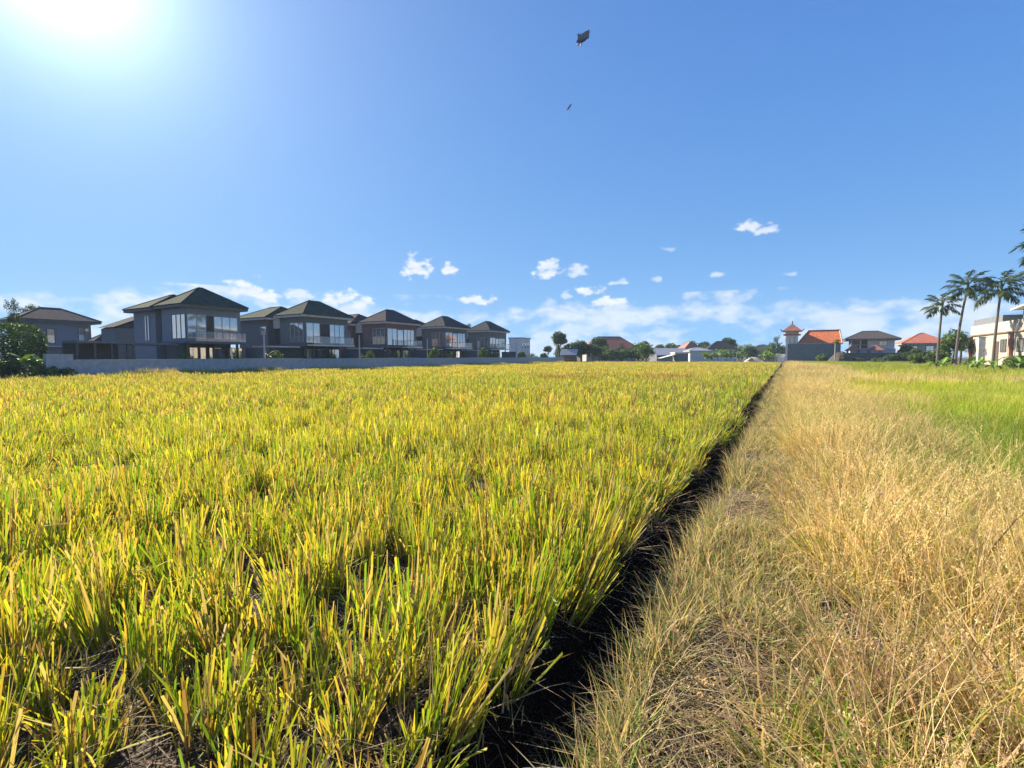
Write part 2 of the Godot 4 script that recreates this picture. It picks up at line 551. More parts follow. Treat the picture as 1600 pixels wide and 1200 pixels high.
# ---------------------------------------------------------------- main
func _ready() -> void:
	var t0 := Time.get_ticks_msec()
	noise_a.seed = 21
	noise_a.frequency = 0.12
	noise_b.seed = 33
	noise_b.frequency = 0.9
	var cam := Camera3D.new()
	cam.name = "camera"
	add_child(cam)
	cam.position = EYE
	cam.rotation_degrees = Vector3(-3.4, 30.3, 0)
	cam.fov = 78.6
	cam.near = 0.05
	cam.far = 3000.0
	cam.current = true
	var sun_az := deg_to_rad(-73.0)
	var sun_el := deg_to_rad(31.0)
	var sun_dir := Vector3(sin(sun_az) * cos(sun_el), sin(sun_el), -cos(sun_az) * cos(sun_el))
	var we := WorldEnvironment.new()
	we.name = "world_environment"
	var e := Environment.new()
	e.background_mode = Environment.BG_SKY
	e.sky = make_sky(sun_dir)
	e.tonemap_mode = Environment.TONE_MAPPER_LINEAR
	e.tonemap_exposure = 2.75
	e.sdfgi_enabled = true
	e.ssao_enabled = true
	e.ssil_enabled = true
	e.fog_enabled = true
	e.fog_density = 0.0004
	e.fog_light_color = Color(0.80, 0.91, 1.0)
	we.environment = e
	add_child(we)
	var sun := DirectionalLight3D.new()
	sun.name = "sun"
	sun.light_color = Color(1.0, 0.94, 0.84)
	sun.light_energy = 1.6
	sun.light_angular_distance = 0.53
	sun.shadow_enabled = true
	add_child(sun)
	sun.look_at_from_position(sun_dir * 50.0, Vector3.ZERO)
	print("sky ", Time.get_ticks_msec() - t0)
	make_materials()
	print("materials ", Time.get_ticks_msec() - t0)
	make_ground()
	make_rice()
	make_grass()
	print("field ", Time.get_ticks_msec() - t0)
	make_crowns()
	make_villas()
	make_far_side()
	make_compound()
	make_meadow_edge()
	make_kites()
	print("done ", Time.get_ticks_msec() - t0)

# ---------------------------------------------------------------- ground
func ditch_y(x: float, z: float) -> float:
	# cross profile of the ditch between the paddy bank and the footpath
	var wob := (noise_a.get_noise_2d(0.0, z * 2.5) * 0.2 + noise_a.get_noise_2d(9.0, z * 9.0) * 0.07) * smoothstep(1.5, 7.0, -z)
	var u := x - wob
	var d := smoothstep(-1.26, -1.08, u) * (1.0 - smoothstep(-0.80, -0.58, u))
	return -0.38 * d

func ground_y(x: float, z: float) -> float:
	var y := ditch_y(x, z) if x > -2.0 and x < 0.0 else 0.0
	var amp := 0.05 if absf(x) < 10.0 else 0.02
	y += noise_b.get_noise_2d(x, z) * amp
	if x > -0.7 and x < 0.1: y += 0.05 * smoothstep(-0.7, -0.5, x) * (1.0 - smoothstep(-0.2, 0.1, x))
	return y

func sheet(xs: Array, zs: Array, lift: float) -> Mesh:
	var s := st()
	for i in zs.size() - 1:
		for k in xs.size() - 1:
			var p := []
			for q in [[0, 0], [1, 0], [1, 1], [0, 1]]:
				var x: float = xs[k + q[0]]
				var z: float = zs[i + q[1]]
				p.append(Vector3(x, ground_y(x, z) + lift - (0.09 if lift == 0.0 and x > -1.42 and x < -0.02 else 0.0), z))
			quad(s, p[0], p[3], p[2], p[1])
	return s.commit()

func spread(a: float, b: float, n: int) -> Array:
	var out := []
	for i in n + 1: out.append(lerpf(a, b, float(i) / n))
	return out

func make_ground() -> void:
	var zs := [300.0, 100.0, 60.0, 20.0, 8.0, 4.0]
	zs.append_array(spread(3.0, -16.0, 95).slice(0))
	zs.append_array(spread(-17.0, -60.0, 43))
	zs.append_array(spread(-65.0, -130.0, 13))
	zs.append_array([-150.0, -200.0, -300.0, -700.0])
	var left := [-600.0, -200.0, -100.0, -60.0]
	left.append_array(spread(-46.0, -10.0, 18))
	left.append_array(spread(-9.0, -2.0, 21))
	left.append_array(spread(-1.8, 0.2, 25))
	left.append_array(spread(0.5, 8.0, 15))
	left.append_array([10.0, 15.0, 20.0, 30.0, 60.0, 200.0, 500.0])
	tag(part("ground", sheet(left, zs, 0.0), M.soil, self), "brown paddy soil and open ground under the crops", "ground", "", "structure")
	var zd := spread(3.0, -16.0, 152)
	zd.append_array(spread(-16.5, -60.0, 87))
	zd.append_array(spread(-61.0, -127.0, 40))
	tag(part("ditch", sheet(spread(-1.42, -0.56, 14), zd, 0.012), M.mud, self), "narrow ditch of black mud between rice and footpath", "ditch", "", "structure")
	tag(part("footpath", sheet(spread(-0.555, -0.02, 8), zd, 0.012), M.path_soil, self), "trodden earth footpath under matted grass beside the ditch", "path", "", "structure")

# ---------------------------------------------------------------- rice
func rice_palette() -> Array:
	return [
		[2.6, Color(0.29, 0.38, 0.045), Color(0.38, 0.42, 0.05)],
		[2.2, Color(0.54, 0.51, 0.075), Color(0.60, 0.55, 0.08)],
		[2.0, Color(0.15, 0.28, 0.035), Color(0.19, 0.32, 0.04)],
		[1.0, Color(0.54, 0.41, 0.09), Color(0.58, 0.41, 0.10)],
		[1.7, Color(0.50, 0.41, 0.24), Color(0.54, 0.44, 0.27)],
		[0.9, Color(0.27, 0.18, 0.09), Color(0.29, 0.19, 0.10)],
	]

func rice_tint(x: float, z: float) -> Color:
	# riper towards the middle and the far side, greener by the ditch and near the wall; a browned strip
	var ripe := clampf(0.45 + noise_a.get_noise_2d(x * 0.35 + 50.0, z * 0.35) * 0.8 + clampf(-z / 90.0, 0.0, 0.45) - 0.4 * smoothstep(-5.5, -1.4, x) - 0.3 * (1.0 - smoothstep(3.0, 12.0, Vector2(x, z).length())) - 0.35 * smoothstep(-30.0, -42.0, x), 0.0, 1.0)
	var col := Color(0.84, 0.98, 0.95).lerp(Color(1.05, 1.03, 1.05), ripe)
	var brown := smoothstep(0.1, 0.5, noise_a.get_noise_2d(x * 0.8 + 7.0, z * 1.5) + 0.25) * smoothstep(-40.0, -36.0, z) * (1.0 - smoothstep(-29.0, -26.0, z)) * smoothstep(-17.0, -13.0, x) * (1.0 - smoothstep(-6.5, -4.5, x))
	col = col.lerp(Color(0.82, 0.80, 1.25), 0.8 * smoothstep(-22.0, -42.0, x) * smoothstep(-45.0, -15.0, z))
	return col.lerp(Color(0.85, 0.52, 1.2), brown)

func make_rice() -> void:
	var pal := rice_palette()
	var near := []
	var mid := []
	var far := []
	var dry := []
	for k in 10:
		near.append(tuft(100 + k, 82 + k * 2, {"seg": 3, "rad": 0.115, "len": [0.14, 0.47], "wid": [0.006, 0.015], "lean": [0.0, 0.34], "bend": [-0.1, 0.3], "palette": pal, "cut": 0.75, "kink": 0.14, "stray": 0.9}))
	var green_pal := pal.duplicate(true)
	green_pal[0][0] = 3.0
	green_pal[1][0] = 2.4
	green_pal[2][0] = 2.3
	green_pal[3][0] = 1.0
	var front := []
	for k in 12:
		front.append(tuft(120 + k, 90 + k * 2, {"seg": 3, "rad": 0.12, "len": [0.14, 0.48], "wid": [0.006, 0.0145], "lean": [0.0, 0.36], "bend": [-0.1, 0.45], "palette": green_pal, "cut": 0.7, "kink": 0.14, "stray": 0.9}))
	for k in 5:
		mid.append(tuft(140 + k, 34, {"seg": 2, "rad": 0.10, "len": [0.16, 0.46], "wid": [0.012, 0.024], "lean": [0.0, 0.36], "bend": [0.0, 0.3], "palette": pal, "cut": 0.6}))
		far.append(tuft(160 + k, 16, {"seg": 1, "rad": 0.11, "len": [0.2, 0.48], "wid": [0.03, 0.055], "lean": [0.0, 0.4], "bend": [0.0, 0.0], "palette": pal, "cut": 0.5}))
	for k in 4:
		dry.append(tuft(180 + k, 26, {"seg": 3, "rad": 0.14, "len": [0.14, 0.48], "wid": [0.003, 0.009], "lean": [0.5, 1.4], "bend": [0.1, 1.2], "stray": 1.6, "kink": 0.3, "palette": [[2.0, Color(0.48, 0.37, 0.23), Color(0.56, 0.44, 0.29)], [1.0, Color(0.24, 0.16, 0.08), Color(0.34, 0.23, 0.12)], [0.5, Color(0.32, 0.34, 0.09), Color(0.42, 0.40, 0.12)]]}))
	var lying := []
	for k in 4:
		lying.append(tuft(190 + k, 22, {"seg": 2, "rad": 0.2, "len": [0.1, 0.34], "wid": [0.003, 0.010], "lean": [1.25, 1.55], "bend": [-0.1, 0.2], "stray": 3.0, "palette": [[2.0, Color(0.50, 0.39, 0.26), Color(0.58, 0.46, 0.32)], [1.0, Color(0.28, 0.19, 0.12), Color(0.34, 0.24, 0.16)]]}))
	var rng := RandomNumberGenerator.new()
	rng.seed = 77
	var cell := 1.5
	var per := 5
	var step := cell / per
	# patches of 5 x 5 clumps for the middle and far field
	var mid_patches := []
	var far_patches := []
	for k in 6:
		var ra := []
		var rb := []
		for i in per * per:
			var at := Vector3((i % per - 2) * step + rng.randfn(0, 0.06), 0, (i / per - 2) * step + rng.randfn(0, 0.06))
			if rng.randf() < 0.12: continue
			var h := rng.randf_range(0.55, 1.25)
			var tint := Color(1, 1, 1) * rng.randf_range(0.8, 1.2)
			tint.b *= rng.randf_range(0.8, 1.3)
			tint.r *= rng.randf_range(0.85, 1.1)
			var t := placed(at, rng.randf() * TAU, rng.randf_range(0.85, 1.2), h, Vector3(rng.randfn(0, 0.1), 0, rng.randfn(0, 0.1)))
			ra.append([mid[rng.randi() % 5], t, tint])
			rb.append([far[rng.randi() % 5], t, tint])
			ra.append([dry[rng.randi() % 4], placed(at + Vector3(rng.randfn(0, 0.12), 0.02, rng.randfn(0, 0.12)), rng.randf() * TAU, 1.0, 1.0), Color(1, 1, 1) * rng.randf_range(0.7, 1.1)])
		mid_patches.append(patch(ra))
		far_patches.append(patch(rb))
	var cells := []
	for i in int(44.0 / cell):
		for k in int(125.0 / cell):
			var x := -1.10 - cell * (i + 0.5)
			var z := 2.7 - cell * (k + 0.5)
			if z < -122.0 + noise_a.get_noise_2d(x, 0.0) * 2.0: continue
			var d := Vector2(x, z).length()
			if d > 4.0 and atan2(x, -z) < deg_to_rad(-93.0): continue
			cells.append([x, z, d, atan2(x, -z), i])
	cells.sort_custom(func(a, b): return a[2] < b[2])
	var mid_rows := [[], [], [], [], [], []]
	var far_rows := [[], [], [], [], [], []]
	var near_rows := []
	var dry_rows := []
	var singles := 0
	for q in cells:
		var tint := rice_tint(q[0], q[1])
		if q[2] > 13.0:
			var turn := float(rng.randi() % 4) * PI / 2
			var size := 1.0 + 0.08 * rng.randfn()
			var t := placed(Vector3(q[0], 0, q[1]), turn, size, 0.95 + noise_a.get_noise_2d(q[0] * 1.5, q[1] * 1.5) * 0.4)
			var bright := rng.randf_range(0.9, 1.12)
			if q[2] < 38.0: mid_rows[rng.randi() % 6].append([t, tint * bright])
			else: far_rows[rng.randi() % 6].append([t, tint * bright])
			continue
		for i in per * per:
			var x: float = q[0] + (i % per - 2) * step + rng.randfn(0, 0.05)
			var z: float = q[1] + (i / per - 2) * step + rng.randfn(0, 0.05)
			var gap := noise_a.get_noise_2d(x * 9.0, z * 9.0)
			var d := Vector2(x, z).length()
			var wild := rng.randf()
			if d < 0.9 or (gap < -0.31 and wild < 0.8) or wild > 0.975: continue
			if x > -1.2: x = -1.2 + rng.randf_range(-0.08, 0.06)
			if x > -1.45: x += (0.22 * noise_a.get_noise_2d(0.0, z * 2.5) + 0.12 * noise_a.get_noise_1d(z * 9.0)) * smoothstep(1.0, 6.0, -z)
			var small := noise_a.get_noise_2d(x * 2.0, z * 2.0 + 90.0)
			var lean := 0.30 * smoothstep(-1.8, -1.25, x) * rng.randf_range(0.3, 1.3)
			var y := ground_y(x, z)
			var t := placed(Vector3(x, y, z), rng.randf() * TAU, rng.randf_range(0.8, 1.2), 0.98 + small * 0.55 + rng.randf_range(-0.26, 0.22), Vector3(rng.randfn(0, 0.1), 0, rng.randfn(0, 0.1) - lean))
			var m: ArrayMesh = near[rng.randi() % near.size()]
			var az := atan2(x, -z)
			if singles < 300 and d > 1.2 and az > deg_to_rad(-82.0) and z < 0.1 and az < 0.0:
				singles += 1
				var o := MeshInstance3D.new()
				o.name = numbered("rice_clump")
				o.mesh = front[rng.randi() % front.size()]
				o.material_override = M.rice_leaf
				add_child(o)
				o.transform = t
				if x > -1.6: tag(o, "yellow-green rice clump with cropped leaf tips leaning out over the ditch", "rice plant", "rice clumps along the ditch")
				else: tag(o, "yellow-green rice clump with cropped leaf tips standing inside the paddy", "rice plant", "rice clumps inside the paddy")
			else:
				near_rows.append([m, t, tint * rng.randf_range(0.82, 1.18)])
			if d < 9.0: dry_rows.append([lying[rng.randi() % 4], placed(Vector3(x + rng.randfn(0, 0.12), y + 0.045, z + rng.randfn(0, 0.12)), rng.randf() * TAU, 1.0, 1.0, Vector3(rng.randfn(0, 0.12), 0, rng.randfn(0, 0.12))), Color(1, 1, 1) * rng.randf_range(0.75, 1.15)])
			if rng.randf() < 0.85 + 0.15 * smoothstep(-1.9, -1.3, x):
				dry_rows.append([dry[rng.randi() % 4], placed(Vector3(x + rng.randfn(0, 0.1), y + 0.02, z + rng.randfn(0, 0.1)), rng.randf() * TAU, 1.0, rng.randf_range(0.6, 1.0), Vector3(0, 0, -lean)), Color(1, 1, 1) * rng.randf_range(0.8, 1.15)])
	var crop := stuff("rice_crop", "dense yellow-green rice crop filling the paddy up to the low wall", "rice")
	joined("leaves", crop, near_rows, M.rice_leaf)
	for k in 6:
		scatter("leaves", crop, mid_patches[k], M.rice_leaf, mid_rows[k])
		scatter("leaves", crop, far_patches[k], M.rice_leaf, far_rows[k])
	var litter := stuff("dry_straw", "withered tan straw drooping between the rice clumps", "straw")
	joined("straw", litter, dry_rows, M.straw)

# ---------------------------------------------------------------- grasses on the other side of the ditch
func greenness(px: float, pz: float) -> float:
	# where the meadow is green instead of dried out
	var along := -pz
	var share := px / maxf(along, 1.0)
	var g := smoothstep(0.10, 0.22, share) * smoothstep(6.0, 8.5, along + (share - 0.2) * 8.0) * (1.0 - smoothstep(26.0, 32.0, along)) * 0.95
	g = maxf(g, smoothstep(0.05, 0.10, share) * smoothstep(17.0, 21.0, along) * (1.0 - smoothstep(28.0, 36.0, along)) * 0.8)
	g = maxf(g, smoothstep(3.5, 8.0, px) * smoothstep(30.0, 44.0, along))
	g = maxf(g, smoothstep(80.0, 100.0, along) * smoothstep(1.0, 3.0, px))
	return clampf(g + noise_a.get_noise_2d(px * 0.7, pz * 0.45 + 200.0) * 0.35 + noise_a.get_noise_2d(px * 4.0 + 31.0, pz * 4.0) * 0.2, 0.07, 0.97)

func meadow_tint(px: float, pz: float, is_green: bool) -> Color:
	var along := -pz
	var blob := noise_a.get_noise_2d(px * 0.7, pz * 0.45 + 200.0)
	if is_green:
		var patchy := noise_a.get_noise_2d(px * 1.6 + 400.0, pz * 1.2)
		if along > 11.0 and along < 60.0 and patchy > 0.18: return Color(1.05, 1.0, 0.9)
		if along > 14.0 and along < 40.0 and px / along < 0.17 + patchy * 0.2: return Color(1.75, 1.4, 1.0)
		return Color(0.85, 0.92, 0.8).lerp(Color(1.4, 1.32, 0.95), smoothstep(12.5, 17.0, along) * (1.0 - smoothstep(40.0, 56.0, along)))
	# dead stalks of several ages: grey-brown old growth, pale straw, some still olive
	var old := smoothstep(0.08, 0.42, noise_a.get_noise_2d(px * 5.0 + 77.0, pz * 4.0))
	var olive := smoothstep(0.1, 0.45, noise_a.get_noise_2d(px * 3.0, pz * 3.0 + 55.0))
	var c := Color(1.02, 1.02, 0.88).lerp(Color(1.12, 1.02, 1.0), clampf(0.5 + blob * 1.6 - px * 0.12, 0.0, 1.0))
	return c.lerp(Color(0.66, 0.60, 0.64), old * 0.8).lerp(Color(0.70, 0.86, 0.55), olive * 0.6)

func make_grass() -> void:
	var gold := [
		[2.4, Color(0.74, 0.59, 0.36), Color(0.80, 0.65, 0.41)], [1.6, Color(0.75, 0.65, 0.35), Color(0.80, 0.70, 0.39)],
		[1.1, Color(0.53, 0.49, 0.17), Color(0.58, 0.52, 0.20)], [0.8, Color(0.26, 0.34, 0.08), Color(0.32, 0.37, 0.10)], [0.6, Color(0.43, 0.30, 0.19), Color(0.47, 0.33, 0.21)]]
	var green := [[2.0, Color(0.20, 0.32, 0.05), Color(0.24, 0.36, 0.06)], [1.5, Color(0.31, 0.39, 0.065), Color(0.37, 0.42, 0.07)], [0.9, Color(0.47, 0.42, 0.17), Color(0.52, 0.46, 0.2)]]
	var lowpal := [[2.0, Color(0.20, 0.30, 0.07), Color(0.30, 0.36, 0.10)], [2.2, Color(0.60, 0.49, 0.26), Color(0.70, 0.57, 0.32)], [0.8, Color(0.28, 0.20, 0.11), Color(0.36, 0.26, 0.15)]]
	var litterpal := [[2.0, Color(0.60, 0.49, 0.28), Color(0.68, 0.56, 0.33)], [1.0, Color(0.32, 0.23, 0.13), Color(0.38, 0.28, 0.16)], [0.4, Color(0.32, 0.35, 0.11), Color(0.38, 0.38, 0.14)]]
	var tall := []
	var lush := []
	var low := []
	var flat := []
	var far_gold := []
	var far_green := []
	for k in 8:
		tall.append(tuft(300 + k, 24, {"seg": 5, "rad": 0.07, "len": [0.35, 0.95], "wid": [0.0035, 0.010], "lean": [0.02, 0.5], "bend": [0.05, 1.3], "palette": gold, "seed": 0.25, "kink": 0.14, "stray": 1.0}))
	for k in 5:
		lush.append(tuft(320 + k, 22, {"seg": 4, "rad": 0.07, "len": [0.25, 0.7], "wid": [0.005, 0.012], "lean": [0.05, 0.6], "bend": [0.2, 1.5], "palette": green}))
		low.append(tuft(340 + k, 24, {"seg": 3, "rad": 0.08, "len": [0.06, 0.28], "wid": [0.004, 0.010], "lean": [0.1, 1.1], "bend": [0.1, 1.7], "stray": 1.3, "palette": lowpal}))
		far_gold.append(tuft(360 + k, 16, {"seg": 2, "rad": 0.14, "len": [0.4, 0.95], "wid": [0.012, 0.026], "lean": [0.05, 0.6], "bend": [0.2, 0.9], "palette": gold}))
		far_green.append(tuft(380 + k, 14, {"seg": 2, "rad": 0.14, "len": [0.3, 0.75], "wid": [0.02, 0.045], "lean": [0.05, 0.7], "bend": [0.2, 0.9], "palette": green}))
	for k in 4:
		flat.append(tuft(400 + k, 14, {"seg": 3, "rad": 0.16, "len": [0.12, 0.45], "wid": [0.003, 0.009], "lean": [1.2, 1.55], "bend": [-0.1, 0.25], "stray": 3.0, "palette": litterpal}))
	var rng := RandomNumberGenerator.new()
	rng.seed = 909
	# patches for the middle and far meadow (1.2 m and 2.4 m across)
	var pg := []
	var pgr := []
	var fg := []
	var fgr := []
	for k in 5:
		var a := []
		var b := []
		var c := []
		var d := []
		for i in 64:
			var at := Vector3(rng.randf_range(-0.62, 0.62), 0, rng.randf_range(-0.62, 0.62))
			var t := placed(at, rng.randf() * TAU, rng.randf_range(0.9, 1.3), rng.randf_range(0.65, 1.15), Vector3(rng.randfn(0, 0.14), 0, rng.randfn(0.05, 0.14)))
			a.append([tall[rng.randi() % 8], t, Color(1, 1, 1) * rng.randf_range(0.8, 1.15)])
			if i < 48: b.append([lush[rng.randi() % 5], t, Color(1, 1, 1) * rng.randf_range(0.8, 1.2)])
		for i in 80:
			var at := Vector3(rng.randf_range(-1.25, 1.25), 0, rng.randf_range(-1.25, 1.25))
			var t := placed(at, rng.randf() * TAU, rng.randf_range(0.9, 1.3), rng.randf_range(0.7, 1.1), Vector3(rng.randfn(0, 0.1), 0, rng.randfn(0.05, 0.1)))
			c.append([far_gold[rng.randi() % 5], t, Color(1, 1, 1) * rng.randf_range(0.8, 1.15)])
			d.append([far_green[rng.randi() % 5], t, Color(1, 1, 1) * rng.randf_range(0.8, 1.2)])
		pg.append(patch(a)); pgr.append(patch(b)); fg.append(patch(c)); fgr.append(patch(d))
	var rows := {}
	for key in ["pg", "pgr", "fg", "fgr"]: rows[key] = [[], [], [], [], []]
	for far in [false, true]:
		var cell := 2.4 if far else 1.0
		var z := -9.0 if not far else -29.0
		var z_end := -29.0 if not far else -127.0
		while z > z_end:
			var x := 0.75 if not far else 1.3
			while x < minf(4.0 + -z * 0.5, 60.0):
				var px := x + rng.randf_range(-0.15, 0.15)
				var pz := z - cell * 0.5 + rng.randf_range(-0.15, 0.15)
				x += cell
				if px > 21.5 and pz < -56.0 and pz > -100.0: continue
				var g := greenness(px, pz)
				var blob := noise_a.get_noise_2d(px * 0.7, pz * 0.45 + 200.0)
				for is_green in [false, true]:
					if not is_green and rng.randf() > 1.25 - g: continue
					if is_green and rng.randf() > g * 1.4: continue
					var h := 0.85 + blob * 0.3 + rng.randf_range(-0.1, 0.1)
					if is_green: h *= 0.85 if g < 0.5 else 1.25
					if not is_green and g > 0.6: h *= 0.7
					var key: String = ("fgr" if is_green else "fg") if far else ("pgr" if is_green else "pg")
					rows[key][rng.randi() % 5].append([placed(Vector3(px, 0, pz), rng.randf() * TAU, 1.0, h), meadow_tint(px, pz, is_green) * rng.randf_range(0.92, 1.08)])
			z -= cell
	# weeds along the foot of the low wall
	var wz := -12.0
	while wz > -101.0:
		var n := noise_a.get_noise_1d(wz * 1.1)
		var high := 0.75 + 0.5 * n
		rows["fg" if n > -0.1 else "fgr"][rng.randi() % 5].append([placed(Vector3(-44.6 + rng.randfn(0, 0.15), 0, wz), rng.randf() * TAU, 0.55, high), Color(0.85, 0.9, 0.6) * rng.randf_range(0.8, 1.1)])
		wz -= 1.0
	# meadow near by, tuft by tuft
	var tall_rows := []
	var lush_rows := []
	var z := 0.9
	while z > -9.2:
		var cell := 0.10 if z > -4.0 else 0.12
		var x := 0.02
		while x < 3.2 - z * 0.42:
			var px := x + rng.randf_range(-0.5, 0.5) * cell
			var pz := z + rng.randf_range(-0.5, 0.5) * cell
			x += cell
			var d := Vector2(px, pz).length()
			if d < 0.75 or (pz > 0.2 and d < 1.6): continue
			var edge := noise_a.get_noise_2d(px * 2.0, pz * 2.5)
			if px < 0.22 and edge < 0.02: continue
			var blob := noise_a.get_noise_2d(px * 1.4, pz * 1.0 + 200.0)
			var fine := noise_a.get_noise_2d(px * 4.0 + 31.0, pz * 4.0)
			if fine + blob * 0.6 < -0.42: continue
			var is_green := rng.randf() < greenness(px, pz) + 0.34 * (1.0 - smoothstep(1.4, 3.2, d)) + 0.2 * (1.0 - smoothstep(0.1, 0.6, px))
			var h := 0.84 + blob * 0.4 + fine * 0.5 + rng.randf_range(-0.15, 0.2)
			if px < 0.4: h *= lerpf(0.7, 1.0, clampf(px / 0.4, 0.0, 1.0))
			h *= lerpf(0.6, 1.0, smoothstep(1.2, 3.2, d))
			if is_green: h *= 0.8
			var t := placed(Vector3(px, ground_y(px, pz), pz), rng.randf() * TAU, rng.randf_range(0.9, 1.3), maxf(h, 0.3), Vector3(rng.randfn(0.05 * blob, 0.16), 0, rng.randfn(0.1 + 0.3 * fine, 0.16)))
			var tint := meadow_tint(px, pz, is_green) * rng.randf_range(0.8, 1.15)
			if is_green: lush_rows.append([lush[rng.randi() % 5], t, tint])
			else: tall_rows.append([tall[rng.randi() % 8], t, tint])
		z -= cell
	# strip of meadow beside the path farther on
	z = -9.0
	while z > -60.0:
		var cell := 0.16 if z > -20.0 else 0.3
		for i in 3:
			var px := 0.05 + rng.randf() * 0.35
			tall_rows.append([tall[rng.randi() % 8], placed(Vector3(px, 0, z + rng.randf() * cell), rng.randf() * TAU, 1.1, rng.randf_range(0.5, 0.85), Vector3(rng.randfn(0, 0.16), 0, rng.randfn(0.1, 0.16))), meadow_tint(px, z, false) * rng.randf_range(0.8, 1.1)])
		z -= cell
	# footpath: low matted grass, lying straw; a fringe on the lip of the ditch
	var low_rows := []
	var flat_rows := []
	z = 1.0
	while z > -70.0:
		var d0 := maxf(-z, 0.5)
		var cell := 0.068 if d0 < 6.0 else (0.11 if d0 < 16.0 else (0.2 if d0 < 40.0 else 0.32))
		var x := -0.76
		while x < 0.24:
			var px := x + rng.randf_range(-0.5, 0.5) * cell
			var pz := z + rng.randf_range(-0.5, 0.5) * cell
			x += cell
			if Vector2(px, pz).length() < 0.5: continue
			var n := noise_a.get_noise_2d(px * 6.0, pz * 4.0)
			var lip := 1.0 - smoothstep(-0.70, -0.38, px)
			if px < -0.64 and rng.randf() < 0.55: continue
			var s := maxf(1.0, cell / 0.1)
			var lying := [flat[rng.randi() % 4], placed(Vector3(px, ground_y(px, pz) + 0.035, pz), rng.randf() * TAU, 1.0, 1.0), Color(1, 1, 1) * rng.randf_range(0.75, 1.15)]
			if n < -0.16 - 0.4 * lip:
				if rng.randf() < 0.6: flat_rows.append(lying)
				continue
			if rng.randf() < 0.82:
				low_rows.append([low[rng.randi() % 5], placed(Vector3(px, ground_y(px, pz) + 0.01, pz), rng.randf() * TAU, rng.randf_range(0.8, 1.2) * s, rng.randf_range(0.6, 1.1) * (1.0 + 0.55 * lip), Vector3(0, 0, rng.randfn(0.1 * lip, 0.1))), Color(1, 1, 1) * rng.randf_range(0.75, 1.15)])
			else: flat_rows.append(lying)
		z -= cell
	for k in 70:   # a few stalks lying across the mud
		var pz := -1.0 - 26.0 * rng.randf() * rng.randf()
		var px := rng.randf_range(-1.2, -0.7)
		flat_rows.append([flat[rng.randi() % 4], placed(Vector3(px, ground_y(px, pz) + 0.05, pz), rng.randf() * TAU, 0.7, 1.0), Color(0.8, 0.8, 0.8)])
	var dryg := stuff("dry_meadow_grass", "tall straw-coloured grass gone to seed covering the meadow", "grass")
	joined("stalks", dryg, tall_rows, M.straw)
	var lushg := stuff("green_meadow_grass", "fresh green grass spreading through the far part of the meadow", "grass")
	joined("blades", lushg, lush_rows, M.rice_leaf)
	for k in 5:
		scatter("stalks", dryg, pg[k], M.straw, rows["pg"][k])
		scatter("stalks", dryg, fg[k], M.straw, rows["fg"][k])
		scatter("blades", lushg, pgr[k], M.rice_leaf, rows["pgr"][k])
		scatter("blades", lushg, fgr[k], M.rice_leaf, rows["fgr"][k])
	joined("blades", stuff("path_grass", "short matted half-dry grass along the footpath", "grass"), low_rows, M.straw)
	joined("straw", stuff("straw_litter", "loose dead straw lying on the footpath and ditch mud", "straw"), flat_rows, M.straw)

# ---------------------------------------------------------------- plants
func make_crowns() -> void:
	var dark := [Color(0.05, 0.085, 0.03), Color(0.065, 0.11, 0.035), Color(0.09, 0.14, 0.04)]
	var fresh := [Color(0.09, 0.15, 0.04), Color(0.13, 0.20, 0.05), Color(0.17, 0.23, 0.055)]
	crowns.append(crown_mesh(1, 46, 64, 0.085, 0.8, dark))
	crowns.append(crown_mesh(2, 42, 64, 0.085, 0.85, fresh))
	crowns.append(crown_mesh(3, 22, 44, 0.075, 0.9, dark, 0.85))
	crowns.append(crown_mesh(4, 40, 56, 0.07, 1.0, fresh, 0.7))
	crowns.append(crown_mesh(5, 26, 70, 0.05, 1.0, dark, 0.75))

func shrub(label: String, at: Vector3, h: float, r: float, kind: int, group: String = "") -> void:
	var t := thing("shrub", label, "shrub", at, at.x, group)
	var s := st()
	for k in 5:
		var a := TAU * k / 5.0 + at.x
		tube(s, [Vector3(0, -0.1, 0), Vector3(cos(a) * r * 0.25, h * 0.35, sin(a) * r * 0.25), Vector3(cos(a) * r * 0.5, h * 0.75, sin(a) * r * 0.5)], [0.05, 0.04, 0.015], 5)
	part("stem", s.commit(), M.bark, t)
	var c := part("foliage", crowns[kind], M.tree_leaf, t, Vector3(0, h * 0.52, 0))
	c.scale = Vector3(r, h * 0.5, r)

func leaf_blade(sd: int, L: float, w: float, droop: float, col: Color) -> ArrayMesh:
	# one broad arching leaf with a folded midrib and torn margin, growing along +x from the origin
	var rng := RandomNumberGenerator.new()
	rng.seed = sd
	var v := PackedVector3Array()
	var c := PackedColorArray()
	var ix := PackedInt32Array()
	var n := 8
	for i in n + 1:
		var t := float(i) / n
		var p := Vector3(L * t * (1.0 - 0.25 * droop * t), L * (0.55 * t - droop * t * t), 0)
		var ww := w * pow(sin(PI * clampf(t * 0.9 + 0.06, 0.0, 1.0)), 0.7) * rng.randf_range(0.8, 1.0)
		if i == n: ww = 0.01
		v.append_array([p + Vector3(0, ww * 0.35, -ww), p, p + Vector3(0, ww * 0.35, ww)])
		var cc := col * rng.randf_range(0.9, 1.1)
		cc.a = 1.0
		c.append_array([cc, cc * 1.1, cc])
		if i < n:
			var b := i * 3
			ix.append_array([b, b + 1, b + 3, b + 1, b + 4, b + 3, b + 1, b + 2, b + 4, b + 2, b + 5, b + 4])
	return raw_mesh(v, c, ix)

